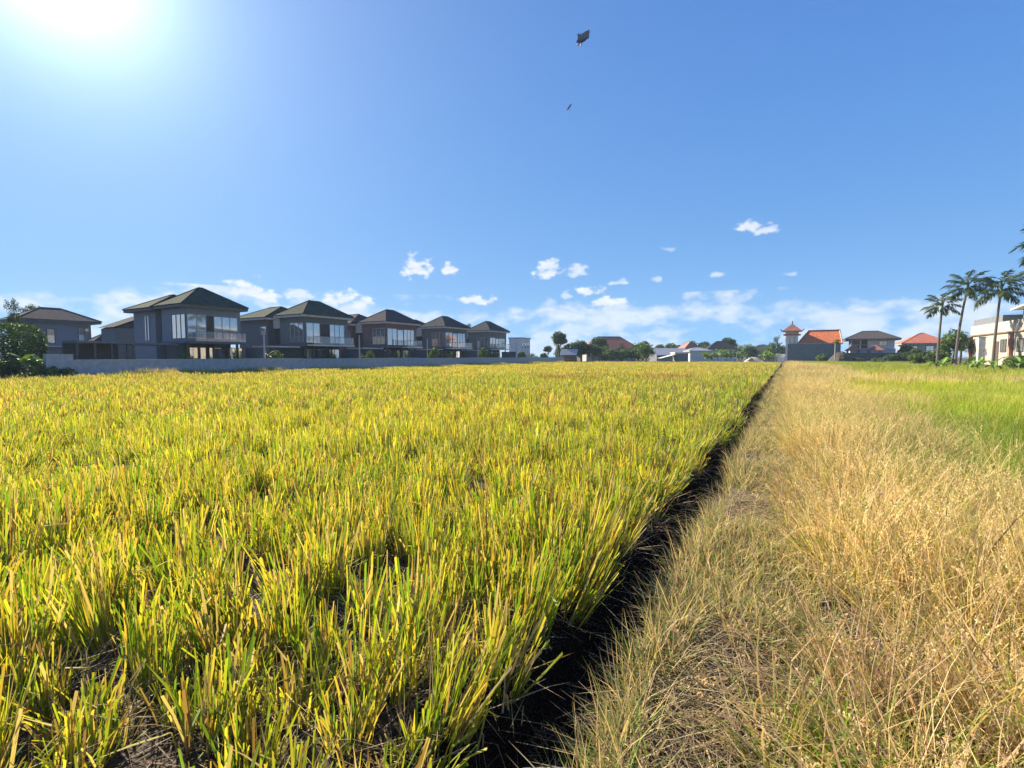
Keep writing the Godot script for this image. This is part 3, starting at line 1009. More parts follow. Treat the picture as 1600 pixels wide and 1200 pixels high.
var leaf_shapes := {}
func leafy_plant(called: String, label: String, category: String, at: Vector3, h: float, n: int, L: float, w: float, col: Color, group: String = "") -> void:
	var key := "%s%.2f%.2f" % [str(col), L, w]
	if not leaf_shapes.has(key):
		leaf_shapes[key] = [leaf_blade(3, L, w, 0.55, col), leaf_blade(5, L * 0.85, w, 0.9, col * 0.85), leaf_blade(8, L * 1.1, w * 0.9, 0.35, col * 1.2)]
	var rng := RandomNumberGenerator.new()
	rng.seed = int(absf(at.x * 31 + at.z * 17))
	var t := thing(called, label, category, at, rng.randf() * TAU, group)
	var s := st()
	tube(s, [Vector3(0, -0.1, 0), Vector3(0.03, h * 0.5, 0.02), Vector3(0, h, 0)], [0.1 * h * 0.3 + 0.03, 0.07 * h * 0.3 + 0.03, 0.03], 7)
	part("stem", s.commit(), M.stem, t)
	for k in n:
		var o := part("leaf", leaf_shapes[key][k % 3], M.tree_leaf, t, Vector3(0, h * rng.randf_range(0.55, 1.0), 0))
		o.rotation = Vector3(0, 2.4 * k + rng.randf() * 0.6, rng.randf_range(-0.3, 0.7))

func frond_mesh(sd: int, L: float) -> ArrayMesh:
	# an arching rachis with ragged leaflets bunched along it
	var rng := RandomNumberGenerator.new()
	rng.seed = sd
	var v := PackedVector3Array()
	var c := PackedColorArray()
	var ix := PackedInt32Array()
	var pts := []
	for i in 13:
		var t := i / 12.0
		pts.append(Vector3(L * t * (1.0 - 0.12 * t), L * (0.42 * t - 0.62 * t * t), 0))
	for i in 12:
		var a: Vector3 = pts[i]
		var b: Vector3 = pts[i + 1]
		var r := 0.035 * (1.0 - i / 13.0)
		var f := v.size()
		v.append_array([a + Vector3(0, 0, r), a - Vector3(0, 0, r), b + Vector3(0, 0, r), b - Vector3(0, 0, r)])
		for q in 4: c.append(Color(0.12, 0.13, 0.05))
		ix.append_array([f, f + 1, f + 2, f + 1, f + 3, f + 2])
		if i < 2: continue
		for s in [-1.0, 1.0]:
			for k in 4:
				var p := a.lerp(b, k / 4.0)
				var ll: float = L * 0.30 * sin(PI * clampf(i / 13.0 + 0.12, 0.0, 1.0)) * rng.randf_range(0.6, 1.15)
				var d: Vector3 = (Vector3(0.75, rng.randf_range(-0.9, 0.1), s * rng.randf_range(0.35, 0.9))).normalized()
				var wv := d.cross(Vector3.UP).normalized() * L * 0.021
				var g := v.size()
				var tip := p + d * ll + Vector3(0, -ll * 0.25, 0)
				var m := p + d * ll * 0.5
				v.append_array([p, m + wv, m - wv, tip])
				var col := Color(0.055, 0.09, 0.03) * rng.randf_range(0.7, 1.6)
				col.a = 1.0
				for q in 4: c.append(col)
				ix.append_array([g, g + 1, g + 2, g + 1, g + 3, g + 2])
	return raw_mesh(v, c, ix)

func palm(label: String, at: Vector3, h: float, L: float, n: int, sway: Vector3) -> void:
	var t := thing("palm_tree", label, "palm tree", at, 0.0, "palms by the cream building")
	var s := st()
	var top := Vector3(sway.x, h, sway.z)
	var pts := []
	var rad := []
	for i in 9:
		var q := i / 8.0
		pts.append(Vector3(sway.x * q * q, -0.2 + (h + 0.2) * q, sway.z * q * q))
		rad.append(lerpf(0.17, 0.10, q) + (0.1 if i == 0 else 0.0))
	tube(s, pts, rad, 9)
	part("trunk", s.commit(), M.palm_bark, t)
	var heart := st()
	tube(heart, [top - Vector3(0, 0.25, 0), top + Vector3(0, 0.5, 0), top + Vector3(0.02, 1.0, 0)], [0.11, 0.15, 0.05], 8)
	part("crownshaft", heart.commit(), M.stem, t)
	var shapes := [frond_mesh(1, L), frond_mesh(2, L * 0.9), frond_mesh(3, L * 1.05)]
	var rng := RandomNumberGenerator.new()
	rng.seed = int(at.x * 11)
	for k in n:
		var o := part("frond", shapes[k % 3], M.tree_leaf, t, top + Vector3(0, 0.5 - 0.04 * k, 0))
		var low := float(k) / n
		o.rotation = Vector3(rng.randf_range(-0.3, 0.3), k * 2.39996, lerpf(0.85, -0.55, low) + rng.randf_range(-0.12, 0.12))

# ---------------------------------------------------------------- villas behind the low wall
func villa(label: String, z: float, cfg: Dictionary) -> void:
	var t := thing("villa", label, "house", Vector3(-50.0, 0, z), 0.0, "villas in a row behind the low wall")
	var W: float = cfg.get("w", 6.4)
	var D := 4.8
	var wall: Material = cfg.wall
	var roof: Material = cfg.roof
	var eave: float = cfg.get("eave", 6.75)
	# front pavilion
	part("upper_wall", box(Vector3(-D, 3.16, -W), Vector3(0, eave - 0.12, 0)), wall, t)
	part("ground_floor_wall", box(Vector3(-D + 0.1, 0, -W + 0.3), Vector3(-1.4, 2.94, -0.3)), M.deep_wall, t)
	part("floor_slab", box(Vector3(-D - 0.05, 2.945, -W - 0.25), Vector3(0.25, 3.155, 0.25)), M.dark_wall, t)
	add_roof(t, -D - 0.6, 0.6, -W - 0.6, 0.6, eave, 1.95, D / 2 + 0.59, false, roof, M.roof_dark, cfg.fascia)
	# ground floor: glass doors and posts under the slab
	for k in 3:
		window(t, "e", Vector3(-1.396, 0.1, -0.8 - k * 1.85), 1.6, 2.5, 2, M.frame_dark, [M.coated_glass, M.coated_glass, M.coated_glass] if k == 1 else [M.coated_glass], "glass_door")
	for k in 3:
		part("post", box(Vector3(-0.06, 0, -0.15 - k * (W - 0.5) / 2), Vector3(0.12, 2.94, 0.03 - k * (W - 0.5) / 2)), M.frame_dark, t)
	# upper windows: south face and east face meet at the near corner
	if cfg.get("corner", false):
		window(t, "s", Vector3(-2.7, 3.4, 0.002), 2.65, 2.4, 3, M.frame_dark, [M.coated_glass])
		window(t, "e", Vector3(0.002, 3.4, -0.05), 1.75, 2.4, 2, M.frame_grey, [M.coated_glass])
		window(t, "e", Vector3(0.002, 3.4, -1.85), 0.6, 2.3, 1, M.frame_dark, [M.curtain_dark], "balcony_door")
		window(t, "e", Vector3(0.002, 3.4, -2.5), 2.4, 2.3, 3, M.frame_grey, [M.coated_glass, M.coated_glass, M.coated_glass])
	else:
		window(t, "s", Vector3(-2.75, 3.4, 0.002), 2.5, cfg.get("win_h", 2.35), 3, M.frame_grey, [M.coated_glass])
		window(t, "e", Vector3(0.002, 3.3, -0.15), 1.95, cfg.get("win_h", 2.35) + 0.1, 2, M.frame_grey, [M.coated_glass])
		window(t, "e", Vector3(0.002, 3.3, -2.15), 1.3, cfg.get("win_h", 2.35), 1, M.frame_dark, [M.curtain_dark if cfg.get("open", false) else M.coated_glass], "balcony_door")
		window(t, "e", Vector3(0.002, 3.3, -3.5), 2.3, cfg.get("win_h", 2.35) + 0.05, 3, M.frame_grey, [M.coated_glass])
	# balcony
	var bal := part("balcony", box(Vector3(0.255, 2.92, -W + 0.1), Vector3(1.35, 3.1, cfg.get("bal", -0.1))), cfg.get("slab", M.white_paint), t)
	var bz: float = cfg.get("bal", -0.1)
	part("glass_panel", box(Vector3(1.28, 3.15, -W + 0.2), Vector3(1.3, 4.05, bz - 0.1)), M.glass_clear, bal)
	part("handrail", box(Vector3(1.26, 4.05, -W + 0.15), Vector3(1.33, 4.1, bz - 0.05)), M.frame_dark, bal)
	var posts := st()
	for k in 6:
		var pz := lerpf(bz - 0.1, -W + 0.2, k / 5.0)
		bx(posts, Vector3(1.24, 3.1, pz - 0.02), Vector3(1.275, 4.05, pz + 0.02))
	part("railing_posts", posts.commit(), M.frame_dark, bal)
	# canopy over the ground floor terrace beside the pavilion
	var ch := part("canopy", box(Vector3(-3.2, 2.70, 0.9), Vector3(0.3, 2.86, 4.6)), cfg.get("canopy", M.offwhite), t)
	for q in [Vector3(0.1, 0, 4.4), Vector3(-3.0, 0, 4.4), Vector3(0.1, 0, 1.1)]:
		part("post", box(q, q + Vector3(0.1, 2.70, 0.1)), M.frame_dark, ch)
	# link and back block
	var b0: float = cfg.get("back0", -7.2)
	var b1: float = cfg.get("back1", -13.6)
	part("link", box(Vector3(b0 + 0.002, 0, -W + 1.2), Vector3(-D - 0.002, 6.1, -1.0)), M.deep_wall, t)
	var ub := part("utility_box", box(Vector3(b0 + 0.5, 5.2, -0.99), Vector3(-D - 0.5, 6.35, -0.3)), M.offwhite, t)
	part("lid", box(Vector3(b0 + 0.4, 6.352, -1.05), Vector3(-D - 0.4, 6.42, -0.2)), M.metal_sheet, ub)
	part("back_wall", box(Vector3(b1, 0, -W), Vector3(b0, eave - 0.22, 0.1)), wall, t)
	add_roof(t, b1 - 0.7, b0 + 0.7, -W - 0.7, 0.8, eave - 0.1, 1.7, 2.6, true, roof, M.roof_dark, cfg.fascia)
	if cfg.get("slits", false):
		for x in [b0 - 2.3, b0 - 1.7]: window(t, "s", Vector3(x, 3.3, 0.102), 0.4, 2.6, 1, M.frame_grey, [M.coated_glass], "slit_window")
		window(t, "s", Vector3(b0 + 0.15, 3.3, -0.997), 0.9, 1.05, 2, M.frame_grey, [M.coated_glass])
	else:
		window(t, "s", Vector3(b0 - 1.5, 4.4, 0.102), 1.2, 1.1, 1, M.frame_grey, [M.coated_glass])

func make_villas() -> void:
	mat("stem", Color(0.14, 0.18, 0.06), 0.7)
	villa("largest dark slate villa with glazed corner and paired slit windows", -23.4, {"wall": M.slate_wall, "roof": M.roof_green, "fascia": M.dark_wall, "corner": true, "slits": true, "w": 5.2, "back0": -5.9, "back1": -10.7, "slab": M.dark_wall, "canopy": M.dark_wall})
	villa("green-grey villa with open balcony door and white balcony edge", -36.3, {"wall": M.green_slate_wall, "roof": M.roof_green, "fascia": M.offwhite, "open": true})
	villa("reddish-brown walled villa with grey-brown pyramid roof", -49.6, {"wall": M.brown_wall, "roof": M.roof_brown, "fascia": M.offwhite, "bal": -2.9})
	villa("dark grey villa between the brown villa and the last villa", -63.0, {"wall": M.dark_wall, "roof": M.roof_grey, "fascia": M.offwhite})
	villa("last dark villa at the end of the row with shorter windows", -76.8, {"wall": M.green_slate_wall, "roof": M.roof_grey, "fascia": M.offwhite, "win_h": 1.9})
	# low concrete wall along the paddy
	var w := thing("concrete_wall", "low pale grey concrete wall along the edge of the paddy", "wall", Vector3(-46, 0, -13.7))
	for k in 14:
		part("panel", box(Vector3(-0.1, -0.2, -6.4 * (k + 1) + 0.012), Vector3(0.1, 1.36 + 0.02 * (k % 3), -6.4 * k)), M.concrete, w)
		part("coping", box(Vector3(-0.14, 1.36 + 0.02 * (k % 3) + 0.002, -6.4 * (k + 1) + 0.012), Vector3(0.14, 1.43 + 0.02 * (k % 3), -6.4 * k)), M.concrete, w)
	part("end_block", box(Vector3(-0.3, -0.2, 0.004), Vector3(0.25, 1.85, 1.5)), M.concrete, w)
	var zs := [-28.98, -41.47, -54.42, -67.77, -81.25]
	var where := ["between slate villa and green-grey villa", "between green-grey villa and brown villa", "between brown villa and dark grey villa", "between dark grey villa and last villa", "beyond the last villa of the row"]
	for k in 5:
		var p := thing("garden_pole", "pale slender pole behind the low wall " + where[k], "pole", Vector3(-46.5, 0, zs[k]), 0.0, "poles behind the low wall")
		part("shaft", bar(Vector3.ZERO, Vector3(0, 4.25, 0), 0.09, 8), M.offwhite, p)
		part("cap", bar(Vector3(0, 4.25, 0), Vector3(0, 4.32, 0), 0.13, 8), M.concrete, p)
		var g := thing("garden_wall", "dark garden dividing wall " + where[k], "wall", Vector3(-46.7, 0, zs[k] - 0.12), 0.0, "garden walls between the villas")
		part("wall_body", box(Vector3(-3.2, 0, -0.12), Vector3(0, 2.5, 0.12)), M.dark_wall, g)
		part("coping", box(Vector3(-3.24, 2.502, -0.16), Vector3(0.04, 2.58, 0.16)), M.concrete_dark, g)
	# garden planting behind the wall
	var spots := [[-47.6, -22.0, 2.3, 0.9, 1], [-47.8, -25.5, 2.0, 0.8, 3], [-48.0, -31.2, 2.6, 0.9, 1], [-47.4, -34.0, 1.9, 0.7, 2], [-47.8, -38.5, 2.2, 0.8, 3], [-47.5, -44.0, 2.8, 0.8, 1], [-47.6, -47.4, 2.2, 0.9, 0], [-47.9, -57.6, 3.6, 1.0, 1], [-47.6, -60.8, 2.4, 0.9, 3], [-47.8, -71.2, 3.8, 1.1, 1], [-47.7, -75.0, 2.3, 0.9, 0], [-48.0, -86.0, 3.0, 1.3, 0], [-48.0, -91.0, 2.6, 1.3, 2], [-47.8, -96.0, 2.8, 1.2, 0]]
	for s in spots:
		shrub("small leafy garden shrub behind the low wall " + ("before the largest slate villa" if s[1] > -29 else ("before the green-grey villa" if s[1] > -42 else ("before the brown villa" if s[1] > -55 else ("before the dark grey villa" if s[1] > -68 else ("before the last villa" if s[1] > -80 else "past the last villa"))))), Vector3(s[0], 0, s[1]), s[2], s[3], s[4], "garden shrubs of the villas")
	for z in [-30.3, -42.8, -56.0, -69.6]:
		leafy_plant("potted_palm", "young broad-leaved plant on the terrace beside a garden wall", "plant", Vector3(-48.2, 0, z), 2.2, 9, 1.3, 0.14, Color(0.12, 0.17, 0.04), "broad-leaved terrace plants")
	make_left_corner()

func simple_house(called: String, label: String, at: Vector3, turn: float, size: Vector3, rise: float, wall: Material, roof: Material, cap: Material, fascia: Material, over: float = 0.7) -> Node3D:
	var t := thing(called, label, "house", at, turn)
	var hx := size.x / 2
	var hz := size.z / 2
	part("wall", box(Vector3(-hx, -0.2, -hz), Vector3(hx, size.y - 0.12, hz)), wall, t)
	var along_x := size.x >= size.z
	add_roof(t, -hx - over, hx + over, -hz - over, hz + over, size.y, rise, minf(hx, hz) + over - 0.02, along_x, roof, cap, fascia)
	return t

func make_left_corner() -> void:
	# house set back in the second row
	var h := thing("villa", "dark villa standing back behind the clipped hedge with glazed corner", "house", Vector3(-84.0, 0, -20.6), 0.0)
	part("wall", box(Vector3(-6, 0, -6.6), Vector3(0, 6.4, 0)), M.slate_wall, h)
	add_roof(h, -6.8, 0.8, -7.6, 0.9, 6.5, 1.75, 3.2, false, M.roof_brown, M.roof_dark, M.dark_wall)
	window(h, "e", Vector3(0.002, 3.4, -5.2), 1.3, 2.2, 2, M.frame_dark, [M.coated_glass])
	window(h, "e", Vector3(0.002, 3.4, -2.0), 0.8, 1.9, 1, M.frame_dark, [M.coated_glass])
	part("balcony", box(Vector3(0.004, 2.9, -6.5), Vector3(1.1, 3.05, 0)), M.offwhite, h)
	var rear := thing("outbuilding", "small dark annex with sloping roof behind the slate villa", "house", Vector3(-66, 0, -23.6))
	part("wall", box(Vector3(-4, 0, -6), Vector3(0, 4.9, 0)), M.green_slate_wall, rear)
	var s := st()
	quad(s, Vector3(-4.3, 5.0, 0.3), Vector3(0.3, 5.0, 0.3), Vector3(0.3, 6.6, -3.2), Vector3(-4.3, 6.6, -3.2))
	quad(s, Vector3(0.3, 5.0, -6.3), Vector3(-4.3, 5.0, -6.3), Vector3(-4.3, 6.6, -3.2), Vector3(0.3, 6.6, -3.2))
	tri(s, Vector3(0.0, 4.901, 0), Vector3(0.0, 4.901, -6), Vector3(0.0, 6.5, -3.2))
	tri(s, Vector3(-4, 4.901, -6), Vector3(-4, 4.901, 0), Vector3(-4, 6.5, -3.2))
	part("roof", s.commit(), M.roof_grey, rear)
	var gar := simple_house("outbuilding", "low dark garden house seen between the hedge villa and slate villa", Vector3(-72, 0, -24.6), 0.0, Vector3(3.4, 3.0, 3.4), 1.5, M.deep_wall, M.roof_dark, M.roof_dark, M.dark_wall, 0.5)
	gar.set_meta("category", "house")
	# covered terrace running from the hedge to the slate villa
	var terrace := thing("pergola", "long dark pergola over the terrace beside the slate villa", "pergola", Vector3(-49.0, 0, -14.8))
	part("roof_slab", box(Vector3(-2.6, 2.75, -3.6), Vector3(0.3, 2.95, 0)), M.dark_wall, terrace)
	part("rear_wall", box(Vector3(-2.7, 0, -3.6), Vector3(-2.5, 2.745, 0)), M.deep_wall, terrace)
	for k in 4: part("post", box(Vector3(0, 0, -0.2 - k * 1.1), Vector3(0.14, 2.745, -0.06 - k * 1.1)), M.frame_dark, terrace)
	# clipped hedge: leaf faces over a rounded block
	var hd := thing("clipped_hedge", "tall clipped hedge with rounded top beside the wall end", "hedge", Vector3(-51.5, 0, -9.6))
	var rng := RandomNumberGenerator.new()
	rng.seed = 8
	var v := PackedVector3Array()
	var c := PackedColorArray()
	var ix := PackedInt32Array()
	var half := Vector3(1.6, 2.1, 4.0)
	for k in 26000:
		var d := Vector3(rng.randfn(), rng.randfn(), rng.randfn()).normalized()
		var m := pow(pow(absf(d.x), 6.0) + pow(absf(d.y), 6.0) + pow(absf(d.z), 6.0), 1.0 / 6.0)
		var p := d / m * half * (1.0 - 0.55 * pow(rng.randf(), 2.5)) + Vector3(0, 2.1, 0)
		p += Vector3.ONE * 0.12 * noise_a.get_noise_3dv(p * 6.0)
		var u := Vector3(rng.randfn(), rng.randfn(), rng.randfn()).normalized() * rng.randf_range(0.06, 0.13)
		var q := u.cross(Vector3(rng.randfn(), rng.randfn(), rng.randfn()).normalized()) * 0.6
		var b := v.size()
		v.append_array([p - u, p + q, p + u, p - q])
		var col := Color(0.075, 0.125, 0.04) * rng.randf_range(0.7, 1.5)
		col.a = 1.0
		for i in 4: c.append(col)
		ix.append_array([b, b + 1, b + 2, b, b + 2, b + 3])
	part("foliage", raw_mesh(v, c, ix), M.tree_leaf, hd)
	part("trunk", bar(Vector3(0, -0.1, 0), Vector3(0, 2.0, 0), 0.18, 8), M.bark, hd)
	tree("conifer", "thin pointed conifer rising above the clipped hedge", Vector3(-60, 0, -14.0), 7.2, 0.8, 4, "", 0.0, 2.6)
	tree("slender_tree", "thin airy tree above the roof of the villa behind the hedge", Vector3(-95, 0, -24.0), 9.4, 1.2, 2)
	for q in [[-46.6, -9.2, 2.8], [-46.3, -11.2, 2.4], [-46.9, -12.2, 2.0]]:
		leafy_plant("banana_plant", "bright broad-leaved banana plant in front of the clipped hedge", "plant", Vector3(q[0], 0, q[1]), q[2] * 0.6, 12, q[2] * 0.5, 0.24, Color(0.16, 0.24, 0.06), "banana plants by the hedge")
	for q in [[-45.9, -10.2, 1.6, 1.1, 0], [-46.0, -12.4, 1.3, 0.9, 1], [-45.8, -8.6, 1.9, 1.2, 0], [-45.6, -13.3, 1.0, 0.7, 1]]:
		shrub("dark weedy shrub at the paddy edge below the clipped hedge", Vector3(q[0], 0, q[1]), q[2], q[3], q[4], "weedy shrubs below the hedge")

# ---------------------------------------------------------------- far end of the paddy
func make_far_side() -> void:
	# tin-roofed shed by the end of the wall
	var s := thing("field_shed", "open field shed with pale tin roof at the end of the low wall", "shed", Vector3(-45.5, 0, -105.0), deg_to_rad(30))
	var r := st()
	quad(r, Vector3(-2.3, 2.0, 1.6), Vector3(1.7, 2.0, 1.6), Vector3(2.4, 3.4, -0.6), Vector3(-1.7, 3.4, -0.6))
	quad(r, Vector3(-2.3, 1.95, 1.6), Vector3(-1.7, 3.35, -0.6), Vector3(2.4, 3.35, -0.6), Vector3(1.7, 1.95, 1.6))
	quad(r, Vector3(-2.3, 1.95, 1.6), Vector3(1.7, 1.95, 1.6), Vector3(1.7, 2.0, 1.6), Vector3(-2.3, 2.0, 1.6))
	quad(r, Vector3(2.4, 3.4, -0.6), Vector3(-1.7, 3.4, -0.6), Vector3(-1.6, 2.3, -1.9), Vector3(2.3, 2.3, -1.9))
	part("roof", r.commit(), M.metal_sheet, s)
	for q in [Vector3(-2.0, 0, 1.3), Vector3(1.5, 0, 1.3), Vector3(2.1, 0, -1.5), Vector3(-1.5, 0, -1.5)]: part("post", bar(q, q + Vector3(0, 2.25 if q.z < 0 else 2.0, 0), 0.08), M.wood, s)
	part("rear_wall", box(Vector3(-1.6, 0, -1.55), Vector3(2.2, 2.1, -1.45)), M.wood, s)
	part("bench", box(Vector3(-1.2, 0.75, -1.3), Vector3(1.6, 0.82, 0.9)), M.pale_wood, s)
	# white modern building past the villas
	var wb := thing("white_building", "tall white modern building beyond the last villa", "building", Vector3(-73.5, 0, -131))
	part("wall", box(Vector3(-3, 0, -4), Vector3(1.4, 7.2, 2)), M.white_paint, wb)
	part("parapet", box(Vector3(-3.2, 7.202, -4.2), Vector3(1.6, 7.6, 2.2)), M.offwhite, wb)
	for k in 3: window(wb, "e", Vector3(1.402, 4.4, 1.6 - k * 1.8), 1.1, 1.6, 2, M.frame_grey, [M.coated_glass])
	# red-roofed house among the trees
	var rh := simple_house("red_roofed_house", "long house with faded red tiled roof half hidden by trees", Vector3(-46.0, 0, -136.0), deg_to_rad(30), Vector3(14.5, 4.0, 8.0), 3.5, M.beige, M.roof_red, M.roof_dark, M.offwhite)
	window(rh, "s", Vector3(3.0, 1.2, 4.002), 1.6, 1.5, 2, M.frame_dark, [M.coated_glass])
	# grey shed roof, small hut, white building, roofs farther off
	var wh := thing("grey_warehouse", "low warehouse with pale grey metal roof behind the small hut", "warehouse", Vector3(-30.2, 0, -144.6), deg_to_rad(30))
	part("wall", box(Vector3(-4.6, 0, -5), Vector3(4.6, 2.2, 3)), M.concrete_dark, wh)
	var w2 := st()
	quad(w2, Vector3(-5, 2.0, 3.4), Vector3(5, 2.0, 3.4), Vector3(5, 4.1, -1), Vector3(-5, 4.1, -1))
	quad(w2, Vector3(5, 2.0, -5.4), Vector3(-5, 2.0, -5.4), Vector3(-5, 4.1, -1), Vector3(5, 4.1, -1))
	part("roof", w2.commit(), M.metal_sheet, wh)
	var ht := thing("small_hut", "small grey hut with flat white roof and lean-to", "hut", Vector3(-22.8, 0, -121.8), deg_to_rad(30))
	part("wall", box(Vector3(-1.4, 0, -1.3), Vector3(1.5, 2.35, 1.3)), M.concrete_dark, ht)
	part("roof", box(Vector3(-1.9, 2.352, -1.8), Vector3(1.8, 2.62, 1.7)), M.white_paint, ht)
	var lt := st()
	quad(lt, Vector3(-5.2, 1.2, 1.5), Vector3(-1.42, 2.2, 1.5), Vector3(-1.42, 2.2, -1.4), Vector3(-5.2, 1.2, -1.4))
	quad(lt, Vector3(-5.2, 1.12, -1.4), Vector3(-1.42, 2.12, -1.4), Vector3(-1.42, 2.12, 1.5), Vector3(-5.2, 1.12, 1.5))
	quad(lt, Vector3(-5.2, 1.12, 1.5), Vector3(-1.42, 2.12, 1.5), Vector3(-1.42, 2.2, 1.5), Vector3(-5.2, 1.2, 1.5))
	part("lean_to_roof", lt.commit(), M.white_paint, ht)
	for q in [Vector3(-5.0, 0, 1.3), Vector3(-5.0, 0, -1.2)]: part("post", bar(q, q + Vector3(0, 1.15, 0), 0.06), M.wood, ht)
	var ws := simple_house("white_house", "low white walled building between the hut and banana plants", Vector3(-21.4, 0, -138.2), deg_to_rad(30), Vector3(5.6, 3.2, 4.5), 0.9, M.white_paint, M.metal_sheet, M.metal_sheet, M.offwhite, 0.3)
	ws.set_meta("category", "house")
	simple_house("distant_house", "small distant house with orange-red roof behind the white building", Vector3(-27.0, 0, -158), deg_to_rad(30), Vector3(4.5, 3.9, 7.0), 2.4, M.offwhite, M.roof_russet, M.roof_dark, M.offwhite)
	simple_house("distant_house", "distant house with long dark roof in front of the big round tree", Vector3(-19.5, 0, -172), deg_to_rad(20), Vector3(8.0, 4.0, 6.0), 2.7, M.white_paint, M.roof_dark, M.roof_dark, M.offwhite)
	simple_house("distant_house", "distant house with grey-green roof near the compound tower", Vector3(-7.0, 0, -182), deg_to_rad(10), Vector3(7.0, 3.6, 6.0), 2.0, M.white_paint, M.roof_green, M.roof_dark, M.offwhite)
	# trees: [kind of label, x, z, height, radius, crown]
	tree("tall_tree", "tall tree with bare stem and open crown beside the field shed", Vector3(-49.6, 0, -108.5), 8.6, 2.3, 0, "", 0.0, 1.25)
	for q in [[-47.4, -111.3, 5.9, 3.0, 0], [-46.0, -114.6, 6.6, 3.3, 0], [-43.4, -115.8, 5.6, 3.0, 0], [-44.2, -122.5, 7.6, 2.9, 0], [-41.2, -117.0, 5.0, 2.8, 1], [-35.0, -128.0, 6.2, 3.0, 1], [-49.5, -112.5, 4.6, 2.4, 0]]:
		tree("broadleaf_tree", "dark bushy tree between the field shed and the red-roofed house", Vector3(q[1 - 1], 0, q[1]), q[2], q[3], q[4], "dark trees behind the field shed", q[0])
	for q in [[-38.0, -114.4, 4.2, 2.6, 1], [-35.7, -115.8, 4.0, 2.5, 1], [-33.2, -117.2, 4.0, 2.6, 0], [-31.2, -116.2, 3.4, 2.2, 0]]:
		shrub("rounded green shrub at the far edge of the paddy before the red roof", Vector3(q[0], 0, q[1]), q[2], q[3], q[4], "round shrubs at the far paddy edge")
	tree("broadleaf_tree", "fresh green young tree between the shrubs and grey warehouse", Vector3(-28.4, 0, -110.5), 5.8, 2.8, 3)
	tree("pointed_tree", "small pointed tree in front of the red tiled roof", Vector3(-37.4, 0, -121.5), 5.9, 1.3, 4, "", 0.0, 1.6)
	var line := [[-35.9, -176, 7.2, 3.4], [-31.7, -190, 8.2, 3.0], [-27.4, -192, 8.0, 3.0], [-12.3, -190, 6.8, 3.4], [-8.2, -198, 6.7, 3.6], [-5.2, -205, 7.4, 2.4], [-42.2, -184, 7.0, 3.2], [-23.0, -186, 6.6, 3.4], [-47.0, -178, 6.6, 3.2], [-52.0, -172, 7.4, 3.4], [-58.0, -168, 6.6, 3.4], [-64.0, -160, 6.2, 3.2], [-68.6, -141, 5.6, 1.8], [-66.9, -146, 5.2, 1.8], [-1.0, -200, 6.4, 3.2], [-15.5, -196, 6.6, 3.2], [-38.0, -196, 7.0, 3.4], [-60.5, -150, 5.0, 2.4], [-33.0, -170, 6.4, 3.6], [-25.0, -176, 6.2, 3.6], [-10.5, -172, 5.8, 3.2], [-5.0, -176, 5.6, 3.0], [-55.5, -152, 6.0, 3.2], [-51.5, -146, 5.6, 3.0], [-44.5, -170, 6.2, 3.4], [-63.5, -140, 5.2, 2.6], [-57.5, -128, 4.8, 2.6], [-54.0, -122, 4.6, 2.6]]
	for k in line.size():
		var q: Array = line[k]
		tree("distant_tree", "distant green tree in the line behind the far houses", Vector3(q[0], 0, q[1]), q[2], q[3], [0, 1, 0, 3][k % 4], "tree line beyond the far houses", k * 1.3)
	tree("broadleaf_tree", "big round dark tree above the distant dark roofs", Vector3(-17.8, 0, -181), 9.0, 3.2, 0)
	tree("casuarina_tree", "tall feathery tree just behind the compound tower", Vector3(-2.5, 0, -160), 8.4, 1.7, 4, "", 0.0, 2.2)
	tree("palm_like_tree", "dark tree top showing above the link of the brown villa", Vector3(-94.4, 0, -107), 11.6, 1.8, 2)
	tree("palm_like_tree", "dark tree top showing above the dark grey villa", Vector3(-87.6, 0, -122), 12.3, 1.6, 2)
	# banana plants along the far edge
	var bananas := [[-18.2, -130.6, 3.0], [-16.9, -132.0, 3.6], [-15.6, -133.0, 4.0], [-14.2, -134.6, 4.3], [-12.9, -135.0, 4.0], [-11.6, -135.8, 3.6], [-10.3, -136.4, 3.3], [-17.4, -129.4, 2.6], [-13.4, -132.6, 3.2], [-5.4, -141.0, 2.8], [-4.2, -142.0, 2.9], [-3.0, -141.2, 2.7]]
	for q in bananas:
		leafy_plant("banana_plant", "banana plant in the grove at the far end of the paddy" if q[0] < -8.0 else "banana plant in the small clump beside the compound wall", "plant", Vector3(q[0], 0, q[1]), q[2] * 0.62, 14, 2.0, 0.36, Color(0.18, 0.26, 0.07), "banana grove at the paddy end" if q[0] < -8.0 else "bananas by the compound wall")
	var mound := thing("straw_heap", "low brown straw heap between banana plants and compound wall", "heap", Vector3(-7.4, 0, -138.0))
	part("heap_body", heap_mesh(2.6, 1.5, 12), M.pale_wood, mound)
	var stake := thing("wooden_stake", "pale leaning wooden stake at the far edge of the paddy", "stake", Vector3(-42.6, 0, -112.0))
	part("shaft", bar(Vector3(0, -0.1, 0), Vector3(0.12, 2.4, 0), 0.13, 6), M.pale_wood, stake)
	part("crossbar", bar(Vector3(0.1, 2.0, 0), Vector3(2.6, 1.0, -1.0), 0.07, 6), M.pale_wood, stake)

